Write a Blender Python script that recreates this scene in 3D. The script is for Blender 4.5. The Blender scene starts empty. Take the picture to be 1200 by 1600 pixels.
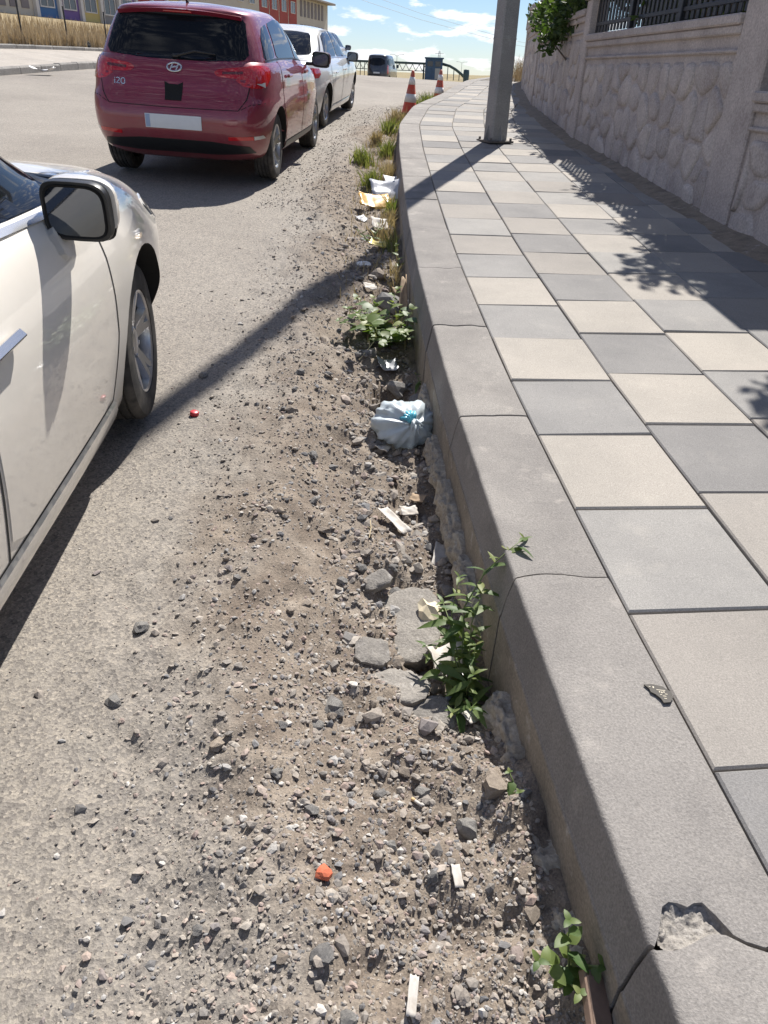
import bpy, bmesh, math, random
import numpy as np
from mathutils import Vector, Matrix, Euler, noise as mnoise
from mathutils.bvhtree import BVHTree
from mathutils.geometry import delaunay_2d_cdt

random.seed(7); rng = np.random.default_rng(7)
SC = bpy.context.scene
COL = SC.collection
EYE = 1.30                                   # eye height above the pavement datum

# ------------------------------------------------------------------ camera
cam = bpy.data.cameras.new('camera'); camo = bpy.data.objects.new('camera', cam); COL.objects.link(camo)
cam.sensor_fit = 'VERTICAL'; cam.sensor_height = 36.0; cam.sensor_width = 27.0
cam.lens = 1165 / 1600 * 36; cam.clip_start = 0.05; cam.clip_end = 5000
camo.matrix_world = Matrix(((0.99917479, -0.04061686, 0, 0), (0.02067786, 0.50867532, -0.86071008, 0),
                            (0.03495934, 0.85999982, 0.50909542, EYE), (0, 0, 0, 1)))
SC.camera = camo

# ------------------------------------------------------------------ sky, sun, exposure
SUN_AZ, SUN_EL = math.radians(17.0), math.radians(48.0)      # azimuth clockwise from +Y
W = bpy.data.worlds.new('World'); SC.world = W; W.use_nodes = True
nt = W.node_tree; nt.nodes.clear()
wo = nt.nodes.new('ShaderNodeOutputWorld'); bg = nt.nodes.new('ShaderNodeBackground')
sky = nt.nodes.new('ShaderNodeTexSky'); sky.sky_type = 'NISHITA'; sky.sun_disc = False
sky.sun_elevation = SUN_EL; sky.sun_rotation = SUN_AZ
sky.air_density = 1.0; sky.dust_density = 0.15; sky.ozone_density = 1.6; sky.altitude = 900
tc = nt.nodes.new('ShaderNodeTexCoord'); mp = nt.nodes.new('ShaderNodeMapping')
mp.inputs['Scale'].default_value = (1.0, 1.0, 3.6); mp.inputs['Location'].default_value = (0.37, 0.1, 0.03)
cn = nt.nodes.new('ShaderNodeTexNoise'); cn.inputs['Scale'].default_value = 19.0; cn.inputs['Detail'].default_value = 7.0
cn.inputs['Roughness'].default_value = 0.56
cr = nt.nodes.new('ShaderNodeValToRGB'); cr.color_ramp.elements[0].position = 0.53; cr.color_ramp.elements[1].position = 0.63
cm = nt.nodes.new('ShaderNodeMix'); cm.data_type = 'RGBA'
cm.inputs[7].default_value = (14.5, 14.6, 15, 1)
nt.links.new(tc.outputs['Generated'], mp.inputs['Vector']); nt.links.new(mp.outputs[0], cn.inputs['Vector'])
nt.links.new(cn.outputs['Fac'], cr.inputs['Fac']); nt.links.new(cr.outputs['Color'], cm.inputs[0])
tn = nt.nodes.new('ShaderNodeMix'); tn.data_type = 'RGBA'; tn.blend_type = 'MULTIPLY'; tn.inputs[0].default_value = 1.0; tn.inputs[7].default_value = (.92, 1.04, 1.30, 1)
nt.links.new(sky.outputs[0], tn.inputs[6]); nt.links.new(tn.outputs[2], cm.inputs[6]); nt.links.new(cm.outputs[2], bg.inputs['Color'])
bg.inputs['Strength'].default_value = 0.05
nt.links.new(bg.outputs[0], wo.inputs[0])

sl = bpy.data.lights.new('sun', 'SUN'); sl.energy = 5.0; sl.angle = math.radians(0.53); sl.color = (1.0, 0.955, 0.89)
so = bpy.data.objects.new('sun', sl); COL.objects.link(so)
so.rotation_euler = Vector((-math.sin(SUN_AZ) * math.cos(SUN_EL), -math.cos(SUN_AZ) * math.cos(SUN_EL), -math.sin(SUN_EL))).to_track_quat('-Z', 'Y').to_euler()
so.location = (20, 60, 60)
SC.view_settings.view_transform = 'Standard'; SC.view_settings.look = 'None'
SC.view_settings.exposure = 0.74; SC.view_settings.gamma = 1.0; SC.view_settings.use_curve_mapping = False

# ------------------------------------------------------------------ helpers
def mesh(name, verts, faces, mats=None, smooth=False, fmat=None):
    me = bpy.data.meshes.new(name)
    me.from_pydata([tuple(map(float, v)) for v in verts], [], [tuple(map(int, f)) for f in faces])
    if mats is not None:
        for m in (mats if isinstance(mats, (list, tuple)) else [mats]): me.materials.append(m)
    if fmat is not None: me.polygons.foreach_set('material_index', np.asarray(fmat, dtype=np.int32))
    if smooth: me.polygons.foreach_set('use_smooth', np.ones(len(me.polygons), dtype=bool))
    me.update()
    return me
def fastmesh(name, V, F, mat, smooth=False):
    """V (n,3), F (m,3 or 4) numpy arrays."""
    me = bpy.data.meshes.new(name); V = np.asarray(V, dtype=np.float32); F = np.asarray(F, dtype=np.int32)
    k = F.shape[1]
    me.vertices.add(len(V)); me.vertices.foreach_set('co', V.ravel())
    me.loops.add(F.size); me.loops.foreach_set('vertex_index', F.ravel())
    me.polygons.add(len(F)); me.polygons.foreach_set('loop_start', np.arange(0, F.size, k, dtype=np.int32))
    me.polygons.foreach_set('loop_total', np.full(len(F), k, dtype=np.int32))
    me.polygons.foreach_set('use_smooth', np.full(len(F), smooth, dtype=bool))
    if mat: me.materials.append(mat)
    me.update(calc_edges=True); me.validate()
    return me
def put(name, me, parent=None, loc=None, rot=None, label=None, cat=None, group=None, kind=None):
    o = bpy.data.objects.new(name, me); COL.objects.link(o)
    if parent is not None: o.parent = parent
    if loc is not None: o.location = loc
    if rot is not None: o.rotation_euler = rot
    tag(o, label, cat, group, kind)
    return o
def tag(o, label=None, cat=None, group=None, kind=None):
    if label: o['label'] = label
    if cat: o['category'] = cat
    if group: o['group'] = group
    if kind: o['kind'] = kind
    return o
def empty(name, loc, rot=(0, 0, 0), label=None, cat=None, group=None, kind=None):
    o = bpy.data.objects.new(name, None); COL.objects.link(o); o.location = loc; o.rotation_euler = rot
    o.empty_display_size = 0.1
    return tag(o, label, cat, group, kind)
class MB:
    """collects simple shapes into one mesh"""
    def __init__(s): s.v = []; s.f = []
    def add(s, v, f):
        b = len(s.v); s.v += [tuple(map(float, p)) for p in v]; s.f += [tuple(b + i for i in q) for q in f]; return s
    def box(s, c, d, bev=0.0, M=None):
        x, y, z = [h / 2 for h in d]
        if bev > 0:
            b = min(bev, x * .9, y * .9, z * .9); pts = []
            for sx in (-1, 1):
                for sy in (-1, 1):
                    for sz in (-1, 1):
                        pts += [(sx * x, sy * (y - b), sz * (z - b)), (sx * (x - b), sy * y, sz * (z - b)), (sx * (x - b), sy * (y - b), sz * z)]
            bm = bmesh.new(); [bm.verts.new(p) for p in pts]; bmesh.ops.convex_hull(bm, input=bm.verts[:])
            bm.verts.index_update(); v = [Vector(q.co) for q in bm.verts]; f = [[q.index for q in fc.verts] for fc in bm.faces]; bm.free()
        else:
            v = [Vector((sx * x, sy * y, sz * z)) for sx in (-1, 1) for sy in (-1, 1) for sz in (-1, 1)]
            f = [(0, 1, 3, 2), (4, 6, 7, 5), (0, 4, 5, 1), (2, 3, 7, 6), (0, 2, 6, 4), (1, 5, 7, 3)]
        if M is not None: v = [M @ p for p in v]
        return s.add([p + Vector(c) for p in v], f)
    def tube(s, pts, r, n=8, cap=True):
        pts = [Vector(p) for p in pts]; rs = r if isinstance(r, (list, tuple)) else [r] * len(pts)
        b = len(s.v); up = Vector((0.13, 0.27, 0.95))
        for i, p in enumerate(pts):
            t = (pts[min(i + 1, len(pts) - 1)] - pts[max(i - 1, 0)]).normalized()
            a = t.cross(up)
            if a.length < 1e-3: a = t.cross(Vector((1, 0, 0)))
            a.normalize(); c = t.cross(a)
            for k in range(n):
                q = p + rs[i] * (math.cos(2 * math.pi * k / n) * a + math.sin(2 * math.pi * k / n) * c); s.v.append(tuple(q))
        for i in range(len(pts) - 1):
            for k in range(n):
                s.f.append((b + i * n + k, b + i * n + (k + 1) % n, b + (i + 1) * n + (k + 1) % n, b + (i + 1) * n + k))
        if cap:
            s.f.append(tuple(b + k for k in range(n))[::-1]); s.f.append(tuple(b + (len(pts) - 1) * n + k for k in range(n)))
        return s
    def lathe(s, prof, n=24, axis='z', c=(0, 0, 0), closed=False):
        b = len(s.v)
        for r, h in prof:
            for k in range(n):
                a = 2 * math.pi * k / n; u, w = r * math.cos(a), r * math.sin(a)
                p = (u, w, h) if axis == 'z' else (h, u, w) if axis == 'x' else (w, h, u)
                s.v.append((p[0] + c[0], p[1] + c[1], p[2] + c[2]))
        m = len(prof)
        for i in range(m if closed else m - 1):
            j = (i + 1) % m
            for k in range(n):
                s.f.append((b + i * n + k, b + i * n + (k + 1) % n, b + j * n + (k + 1) % n, b + j * n + k))
        return s
    def prism(s, poly, z0, z1, M=None):
        n = len(poly); v = [Vector((p[0], p[1], z0)) for p in poly] + [Vector((p[0], p[1], z1)) for p in poly]
        if M is not None: v = [M @ p for p in v]
        f = [tuple(range(n))[::-1], tuple(range(n, 2 * n))] + [(i, (i + 1) % n, n + (i + 1) % n, n + i) for i in range(n)]
        return s.add(v, f)
    def build(s, name, mat, parent=None, smooth=False, **k):
        return put(name, mesh(name, s.v, s.f, mat, smooth), parent, **k)
    def me(s, name, mat, smooth=False): return mesh(name, s.v, s.f, mat, smooth)
def autosmooth(o, deg=35):
    me = o.data
    me.polygons.foreach_set('use_smooth', np.ones(len(me.polygons), dtype=bool))
    bm = bmesh.new(); bm.from_mesh(me)
    for e in bm.edges:
        e.smooth = not (len(e.link_faces) == 2 and e.calc_face_angle(0) > math.radians(deg))
    bm.to_mesh(me); bm.free()
    return o

# --- numpy value noise
def vnoise(x, y, seed=0):
    xi = np.floor(x).astype(np.int64); yi = np.floor(y).astype(np.int64); fx = x - xi; fy = y - yi
    fx = fx * fx * (3 - 2 * fx); fy = fy * fy * (3 - 2 * fy)
    def h(a, b):
        n = (a * 374761393 + b * 668265263 + seed * 1442695041) & 0xffffffff
        n = ((n ^ (n >> 13)) * 1274126177) & 0xffffffff
        return ((n ^ (n >> 16)) & 0xffff) / 65535.0
    return (h(xi, yi) * (1 - fx) + h(xi + 1, yi) * fx) * (1 - fy) + (h(xi, yi + 1) * (1 - fx) + h(xi + 1, yi + 1) * fx) * fy
def fbm(x, y, oct=4, seed=0):
    s = 0; a = .5; t = 0
    for i in range(oct):
        s = s + a * vnoise(x * 2 ** i, y * 2 ** i, seed + i * 17); t += a; a *= .55
    return s / t
def sst(a, b, x): t = np.clip((x - a) / (b - a), 0, 1); return t * t * (3 - 2 * t)

# ------------------------------------------------------------------ materials
def nodes(name):
    m = bpy.data.materials.new(name); m.use_nodes = True; t = m.node_tree; p = t.nodes['Principled BSDF']; return m, t, p
def L(t, a, b): t.links.new(a, b)
def coords(t, kind='Object', scale=None):
    c = t.nodes.new('ShaderNodeTexCoord'); o = c.outputs[kind]
    if scale:
        mpn = t.nodes.new('ShaderNodeMapping'); mpn.inputs['Scale'].default_value = scale; L(t, o, mpn.inputs[0]); o = mpn.outputs[0]
    return o
def nz(t, vec, scale, detail=4, rough=.6):
    n = t.nodes.new('ShaderNodeTexNoise'); n.inputs['Scale'].default_value = scale; n.inputs['Detail'].default_value = detail
    n.inputs['Roughness'].default_value = rough; L(t, vec, n.inputs['Vector']); return n.outputs['Fac']
def ramp(t, fac, stops):
    r = t.nodes.new('ShaderNodeValToRGB'); e = r.color_ramp.elements
    while len(e) < len(stops): e.new(0.5)
    for q, (p, c) in zip(e, stops): q.position = p; q.color = (*c, 1) if len(c) == 3 else c
    L(t, fac, r.inputs[0]); return r.outputs[0]
def mixc(t, fac, a, b, mode='MIX'):
    n = t.nodes.new('ShaderNodeMix'); n.data_type = 'RGBA'; n.blend_type = mode
    for i, v in ((0, fac), (6, a), (7, b)):
        if hasattr(v, 'is_linked') or isinstance(v, bpy.types.NodeSocket): L(t, v, n.inputs[i])
        else: n.inputs[i].default_value = v if i == 0 else (*v, 1) if len(v) == 3 else v
    return n.outputs[2]
def bump(t, p, h, strength=.3, dist=.01, prev=None):
    b = t.nodes.new('ShaderNodeBump'); b.inputs['Strength'].default_value = strength; b.inputs['Distance'].default_value = dist
    L(t, h, b.inputs['Height'])
    if prev is not None: L(t, prev, b.inputs['Normal'])
    L(t, b.outputs[0], p.inputs['Normal']); return b.outputs[0]
def simple(name, c, rough=.5, metal=0.0, coat=0.0, var=0.0, vscale=20, bmp=0.0, bscale=60, spec=.5, alpha=None, trans=0.0, dirt=None):
    m, t, p = nodes(name)
    p.inputs['Base Color'].default_value = (*c, 1); p.inputs['Roughness'].default_value = rough; p.inputs['Metallic'].default_value = metal
    p.inputs['Coat Weight'].default_value = coat; p.inputs['Coat Roughness'].default_value = .04; p.inputs['Specular IOR Level'].default_value = spec
    p.inputs['Transmission Weight'].default_value = trans
    vec = coords(t)
    if var > 0:
        f = nz(t, vec, vscale, 5)
        col = ramp(t, f, [(.28, tuple(x * (1 - var) for x in c)), (.5, c), (.74, tuple(min(1, x * (1 + var)) for x in c))])
        if dirt:
            col = mixc(t, ramp(t, nz(t, vec, dirt[1], 6), [(.45, (0, 0, 0)), (.7, (1, 1, 1))]), col, dirt[0])
        L(t, col, p.inputs['Base Color'])
    if bmp > 0: bump(t, p, nz(t, vec, bscale, 6, .65), bmp, .004)
    return m
M = {}
def concrete(name, c, c2, sc=3.0, speck=220, rough=.9, bmp=.35, spots=(.62, .6, .57), random_obj=.0, blotch=.36):
    m, t, p = nodes(name); vec = coords(t)
    f = nz(t, vec, sc, 6, .62); col = ramp(t, f, [(.3, c2), (.6, c)])
    fine = nz(t, vec, speck, 3, .7)
    col = mixc(t, .55, col, ramp(t, fine, [(.3, (.28, .28, .28)), (.5, (.5, .5, .5)), (.7, (.74, .74, .74))]), 'OVERLAY')
    st = ramp(t, nz(t, vec, sc * 2.3, 8, .7), [(.57, (0, 0, 0)), (.68, (1, 1, 1))])
    blot = t.nodes.new('ShaderNodeMath'); blot.operation = 'MULTIPLY'; L(t, st, blot.inputs[0]); blot.inputs[1].default_value = blotch
    col = mixc(t, blot.outputs[0], col, spots)
    if random_obj:
        oi = t.nodes.new('ShaderNodeObjectInfo')
        col = mixc(t, random_obj, col, ramp(t, oi.outputs['Random'], [(0, (.3, .3, .31)), (.5, (.5, .5, .5)), (1, (.68, .67, .64))]), 'OVERLAY')
    L(t, col, p.inputs['Base Color']); p.inputs['Roughness'].default_value = rough; p.inputs['Specular IOR Level'].default_value = .25
    n1 = bump(t, p, fine, bmp, .0025); bump(t, p, f, .25, .01, n1)
    return m
M['paver_beige'] = concrete('paver_beige', (.325, .30, .27), (.275, .256, .232), 2.2, 260, random_obj=.5, blotch=.15, spots=(.46, .42, .37))
M['paver_grey'] = concrete('paver_grey', (.262, .253, .242), (.212, .206, .20), 2.4, 260, random_obj=.5, blotch=.17, spots=(.42, .39, .35))
M['kerb'] = concrete('kerb_concrete', (.265, .248, .23), (.19, .178, .168), 2.6, 190, bmp=.8, spots=(.47, .43, .385), random_obj=.2)
M['kerb_body'] = concrete('kerb_body_concrete', (.29, .255, .21), (.20, .175, .145), 6, 120, bmp=.5)
M['sand_joint'] = concrete('joint_sand', (.17, .15, .125), (.09, .08, .07), 8, 150, bmp=.8)
M['mortar'] = concrete('mortar_lumps', (.40, .365, .31), (.27, .24, .20), 14, 90, bmp=1.0)
M['wall'] = concrete('wall_concrete', (.47, .41, .375), (.34, .29, .265), 2.6, 60, bmp=.9, spots=(.5, .46, .42))
M['wall_stone'] = concrete('wall_stone_relief', (.49, .43, .39), (.35, .30, .275), 3.4, 60, bmp=.9, spots=(.52, .48, .44), random_obj=.25)
M['pole'] = concrete('pole_concrete', (.33, .32, .30), (.25, .245, .235), 2.2, 120, bmp=.3)
M['kerb_break'] = concrete('broken_kerb_face', (.30, .278, .25), (.21, .195, .18), 25, 140, bmp=1.3)
# ------------------------------------------------------------------ lie of the land
_yc = np.array([-20, -3, 0, 5, 10, 14, 18, 22, 26, 30, 34, 40, 50, 60, 70, 100, 200, 600.])
_zc = np.array([-1.2, -.18, 0, .30, .60, .82, 1.0, 1.13, 1.21, 1.25, 1.25, 1.18, .85, .5, .3, .1, -.5, -1])
_k = np.exp(-np.linspace(-2.5, 2.5, 301) ** 2 / 2); _k /= _k.sum()
_yy = np.linspace(-20, 600, 62001); _zz = np.convolve(np.pad(np.interp(_yy, _yc, _zc), 150, mode='edge'), _k, 'valid')
def pz(y): return np.interp(y, _yy, _zz)                       # pavement height
_kp = np.array([(1.0, -5), (.72, -2), (.53, 0), (.46, .69), (.35, 1.62), (.22, 3.04), (.10, 5.05), (.04, 6.88), (-.02, 9.35), (-.03, 11.5), (.18, 14.0), (.81, 17.1), (1.75, 23.3), (3.2, 30), (6, 40), (10, 52), (18, 75)])
_ky = np.linspace(-5, 75, 8001); _g = np.exp(-np.linspace(-2.5, 2.5, 121) ** 2 / 2); _g /= _g.sum()
_kx = np.convolve(np.pad(np.interp(_ky, _kp[:, 1], _kp[:, 0]), 60, mode='reflect', reflect_type='odd'), _g, 'valid')
def kx(y): return np.interp(y, _ky, _kx)                        # kerb arris
_ks = np.concatenate([[0], np.cumsum(np.hypot(np.diff(_kx), np.diff(_ky)))]); _ks -= np.interp(1.70, _ky, _ks)   # s = 0 at the joint 1.7 m ahead
_tx, _ty = np.gradient(_kx, _ks), np.gradient(_ky, _ks)
def kp(s, d):
    """point at path length s, d metres to the right of the arris (x, y)"""
    x, y = np.interp(s, _ks, _kx), np.interp(s, _ks, _ky); tx, ty = np.interp(s, _ks, _tx), np.interp(s, _ks, _ty)
    return x + d * ty, y - d * tx
def left_edge(y): return np.interp(y, [-20, 5, 18, 23.5, 30, 38, 50, 70, 110], [-9.0, -8.8, -8.5, -8.2, -7.4, -6.0, -3.6, 1.0, 14])
def ground_z(x, y, rough=True):
    """height of road and verge left of the kerb"""
    d = kx(y) - x
    n = fbm(x * 1.3, y * 1.3, 3, 3) - .5
    dd = d + n * .30 * sst(.15, .5, d)
    low = .05 * sst(7, 12.5, y)
    road = pz(y) - .215 - low + .025 * np.clip(d - 1, 0, 7.5)
    gut = pz(y) - .275 - .055 * sst(1.1, 2.0, y) + .065 * sst(3.6, 6.0, y) - low * .6 + .07 * (fbm(x * 3.1, y * 3.1, 3, 9) - .5)
    # loose spoil thrown up beside the rut
    rise = sst(.30, .72, dd)
    z = gut * (1 - rise) + road * rise
    z = z + .035 * np.exp(-((dd - .62) / .14) ** 2)
    z = z + .02 * np.exp(-(d / .06) ** 2) - .05 * (1 - sst(.17, .33, dd)) * sst(1.25, 1.7, y) * (1 - sst(5, 8, y))
    for hx, hy, hr, hd in ((.02, 3.58, .14, .11), (.03, 5.1, .17, .13), (-.12, 6.5, .16, .08), (.12, 2.62, .10, .05), (.14, 1.82, .10, .05)):
        z = z - hd * (1 - sst(.45, 1.15, np.hypot(x - hx, (y - hy) * .8) / hr + .5 * (fbm(x * 12, y * 12, 2, 91) - .5)))
    if rough:
        rough_amt = 1 - sst(.7, 1.35, dd)
        near = 1 / (1 + (y / 9.0) ** 2)
        z = z + rough_amt * ((fbm(x * 9, y * 9, 4, 5) - .5) * (.05 + .05 * (1 - sst(.3, .55, d))) + (fbm(x * 34, y * 34, 3, 7) - .5) * .020)
        z = z + (fbm(x * 30, y * 30, 2, 11) - .5) * .005 * near + (fbm(x * 1.1, y * 1.1, 3, 21) - .5) * .02
        z = z + (1 - rough_amt) * (fbm(x * 95, y * 95, 2, 31) - .5) * .0065 * near
    return z
def dirt_amt(x, y):
    d = kx(y) - x + (fbm(x * 1.7, y * 1.7, 4, 41) - .5) * .75 + (fbm(x * 9, y * 9, 3, 43) - .5) * .25
    return 1 - sst(.48, .92, d)

# ------------------------------------------------------------------ ground materials
def ground_mat():
    m, t, p = nodes('dusty_asphalt_and_gravel'); vec = coords(t)
    at = t.nodes.new('ShaderNodeAttribute'); at.attribute_name = 'dirt'; dirt = at.outputs['Fac']
    big = nz(t, vec, .55, 5); mid = nz(t, vec, 7, 5, .65); fine = nz(t, vec, 190, 4, .7)
    vo = t.nodes.new('ShaderNodeTexVoronoi'); vo.inputs['Scale'].default_value = 125; L(t, vec, vo.inputs['Vector'])
    vo2 = t.nodes.new('ShaderNodeTexVoronoi'); vo2.inputs['Scale'].default_value = 230; L(t, vec, vo2.inputs['Vector'])
    asp = ramp(t, big, [(.3, (.215, .195, .174)), (.7, (.285, .26, .23))])
    chip = ramp(t, vo.outputs['Color'], [(0, (.22, .22, .23)), (.45, (.5, .5, .5)), (.8, (.66, .65, .62)), (1, (.82, .8, .76))])
    asp = mixc(t, .8, asp, chip, 'OVERLAY')
    asp = mixc(t, .45, asp, ramp(t, fine, [(.3, (.25, .25, .25)), (.7, (.75, .75, .75))]), 'OVERLAY')
    asp = mixc(t, ramp(t, mid, [(.5, (0, 0, 0)), (.78, (.5, .5, .5))]), asp, (.30, .275, .24))
    dr = ramp(t, mid, [(.3, (.14, .112, .09)), (.55, (.225, .188, .152)), (.75, (.31, .27, .228))])
    dr = mixc(t, .5, dr, ramp(t, vo2.outputs['Color'], [(0, (.2, .2, .2)), (.5, (.5, .5, .5)), (1, (.8, .78, .75))]), 'OVERLAY')
    dr = mixc(t, .4, dr, ramp(t, fine, [(.3, (.25, .25, .25)), (.7, (.75, .75, .75))]), 'OVERLAY')
    L(t, mixc(t, dirt, asp, dr), p.inputs['Base Color'])
    p.inputs['Roughness'].default_value = .93; p.inputs['Specular IOR Level'].default_value = .2
    n1 = bump(t, p, vo.outputs['Distance'], .28, .005); n2 = bump(t, p, fine, .75, .004, n1); bump(t, p, mid, .3, .01, n2)
    return m
M['ground'] = ground_mat()
def far_ground_mat(name, c1, c2, c3):
    m, t, p = nodes(name); vec = coords(t)
    col = ramp(t, nz(t, vec, .12, 6), [(.3, c1), (.55, c2), (.75, c3)])
    col = mixc(t, .5, col, ramp(t, nz(t, vec, 9, 4, .7), [(.3, (.3, .3, .3)), (.7, (.7, .7, .7))]), 'OVERLAY')
    L(t, col, p.inputs['Base Color']); p.inputs['Roughness'].default_value = 1; p.inputs['Specular IOR Level'].default_value = .1
    bump(t, p, nz(t, vec, 14, 4), .8, .06); return m
M['steppe'] = far_ground_mat('dry_steppe', (.20, .165, .10), (.29, .24, .14), (.35, .29, .18))

# ------------------------------------------------------------------ road and verge: one graded grid split along the broken edge
def graded(a, b, s0, g, smax):
    out = [a]; s = s0
    while out[-1] < b: out.append(out[-1] + s); s = min(s * g, smax)
    return np.array(out)
ys = np.concatenate([np.arange(-.6, .4, .02), graded(.4, 76, .0085, 1.0075, 1.2)])
ds = np.concatenate([[-.12], np.arange(-.06, 1.3, .0105), graded(1.3, 20, .0115, 1.028, .8)])
YY, DD = np.meshgrid(ys, ds, indexing='ij'); XX = kx(YY) - DD
le = left_edge(YY); XX = np.maximum(XX, le - .15 - .002 * (DD))
ZZ = ground_z(XX, YY); DA = dirt_amt(XX, YY)
ny, nd = YY.shape
V = np.stack([XX, YY, ZZ], -1).reshape(-1, 3); I = np.arange(ny * nd).reshape(ny, nd)
F = np.stack([I[:-1, 1:], I[:-1, :-1], I[1:, :-1], I[1:, 1:]], -1).reshape(-1, 4)
edge = .95 + (fbm(XX * .9, YY * .9, 4, 61) - .5) * .8 + (fbm(XX * 7, YY * 7, 3, 63) - .5) * .2
isv = (DD < edge)[:-1, :-1].reshape(-1)
keep = (np.abs(XX[:-1, :-1] - XX[:-1, 1:]) > 1e-3).reshape(-1)
def submesh(name, sel):
    f = F[sel]; u, inv = np.unique(f, return_inverse=True)
    me = fastmesh(name, V[u], inv.reshape(f.shape), M['ground'], True)
    a = me.attributes.new('dirt', 'FLOAT', 'POINT'); a.data.foreach_set('value', DA.reshape(-1)[u].astype(np.float32)); return me
put('road', submesh('road', ~isv & keep), label='dusty worn asphalt road rising to a crest', kind='structure')
put('dirt_verge', submesh('dirt_verge', isv & keep), label='broken gravel and dirt gutter strip between road and kerb', kind='structure')

# wide ground sheet to the horizon
gx = np.concatenate([-np.geomspace(2500, 12, 26), np.linspace(-11, 14, 12), np.geomspace(16, 2500, 24)])
gy = np.concatenate([np.linspace(-30, 70, 26), np.geomspace(76, 3500, 30)])
GX, GY = np.meshgrid(gx, gy)
GZ = np.interp(GY, _yy, _zz) - .75 - .2 * sst(40, 120, np.abs(GX)) + .0 * GX
GZ = np.where(GY > 600, -1.8, GZ)
I2 = np.arange(GX.size).reshape(GX.shape); F2 = np.stack([I2[:-1, :-1], I2[:-1, 1:], I2[1:, 1:], I2[1:, :-1]], -1).reshape(-1, 4)
put('ground', fastmesh('ground', np.stack([GX, GY, GZ], -1).reshape(-1, 3), F2, M['steppe'], True), label='dry open ground reaching the horizon', kind='structure')

# ------------------------------------------------------------------ pavement: bed, pavers, kerb stones
PW = .445; PLn = .495; KW = .29
def wall_x(y): return np.interp(y, [-5, 1, 3, 5.34, 7.35, 10.2, 12.4, 17, 23, 30, 40, 52, 75], [3.3, 2.98, 2.78, 2.57, 2.40, 2.22, 2.14, 2.42, 3.2, 4.9, 7.9, 12.2, 20])
sv = np.concatenate([np.arange(-3.2, 14, .25), np.arange(14, 60, .6)])
bv, bf = [], []
for s in sv:
    for d in (KW - .03, 1.0, 1.6, 2.3, 3.1):
        x, y = kp(s, d); bv.append((x, y, pz(y) - .014))
for i in range(len(sv) - 1):
    for j in range(4): bf.append((i * 5 + j, i * 5 + j + 1, i * 5 + j + 6, i * 5 + j + 5))
pave = put('pavement', mesh('pavement', bv, bf, M['sand_joint']), label='pavement of large square concrete slabs beside the stone wall', kind='structure')
stag = [0.0, .085, .13, .20, .26, .3]
def paver(s0, s1, d0, d1, mat):
    g = .0035; bev = .005
    dz = random.uniform(-.0035, .0035); tx, ty = random.uniform(-.003, .003), random.uniform(-.003, .003); r = random.uniform(-.003, .003)
    vs = []
    for inset, dep in ((g, .0), (g, -.045)):
        pass
    ring = [(s0, d0), (s0, d1), (s1, d1), (s1, d0)]
    sc_, dc = (s0 + s1) / 2, (d0 + d1) / 2
    for ins, dep in ((g + bev, 0), (g, -bev), (g, -.05)):
        for s, d in ring:
            ss = s + (ins if s < sc_ else -ins) + r * (1 if d > dc else -1); dd = d + (ins if d < dc else -ins)
            x, y = kp(ss, dd); z = pz(y) + dep + dz + tx * (s - sc_) * 2 + ty * (d - dc) * 2
            vs.append((x, y, z))
    fs = [(0, 1, 2, 3)] + [(a * 4 + k, b * 4 + k, b * 4 + (k + 1) % 4, a * 4 + (k + 1) % 4)[::-1] for a, b in ((0, 1), (1, 2)) for k in range(4)]
    return mesh('paver', vs, [f[::-1] if i == 0 else f for i, f in enumerate(fs)], mat)
row0 = -.655
for r in range(-5, 46):
    for c in range(5):
        s0 = row0 + r * PLn + stag[c]; d0 = KW + .004 + c * PW; d1 = d0 + PW
        x, y = kp(s0, d0); x1, y1 = kp(s0, d1)
        if y1 < -.9 or d0 > 2.1 or y > 24: continue
        d1 = min(d1, 2.62)
        put('paver', paver(s0, s0 + PLn, d0, d1, M['paver_beige'] if (r + c) % 2 == 0 else M['paver_grey']), pave)


# kerb footing under the stones
prof_foot = [(.26, -.06), (.01, -.2), (-.005, -.45), (.26, -.45)]
kv, kf = [], []
for s in sv:
    for e, z in prof_foot:
        x, y = kp(s, e); kv.append((x, y, pz(y) + z))
for i in range(len(sv) - 1):
    for j in range(3): kf.append((i * 4 + j, i * 4 + j + 1, i * 4 + j + 5, i * 4 + j + 4))
kerb = put('kerb', mesh('kerb', kv, kf, M['kerb_body']), label='tall grey concrete kerb edging the pavement', kind='structure')
PROF = [(KW, -.05), (KW, -.004), (KW - .004, 0), (.25, 0), (.22, 0), (.19, 0), (.175, 0), (.16, 0), (.145, 0), (.13, 0), (.115, 0), (.10, 0), (.085, 0), (.07, 0), (.055, 0), (.043, 0), (.031, -.0006), (.027, -.0022), (.0235, -.0065), (.0215, -.013), (.0205, -.018), (.010, -.070), (.000, -.128), (-.0015, -.132), (-.0045, -.134), (-.007, -.23), (-.011, -.38)]
def wob(j, e):
    r = random.Random(j * 7 + 3); a, b, c = r.uniform(-.02, .02), r.uniform(-.012, .012), r.uniform(0, 6)
    return a * math.sin(e * 21 + c) + b * math.sin(e * 43 + c * 2) + .006 * mnoise.noise(Vector((e * 70, j * 3.1, 0))) + (.03 if e < 0 else 0) * 0
def chip(e):          # corner broken off the stone just ahead of the nearest joint
    return .07 * max(0, 1 - abs((e - .105) / .07) ** 2.2) * (.8 + .55 * mnoise.noise(Vector((e * 21, 2.2, 0)))) + (.012 * mnoise.noise(Vector((e * 90, 0, 5))) if .03 < e < .18 else 0)
JL = .99
def wear(s): return .0022 * mnoise.noise(Vector((s * 22, 0, 3))) + .0014 * mnoise.noise(Vector((s * 60, 1, 3)))
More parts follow.
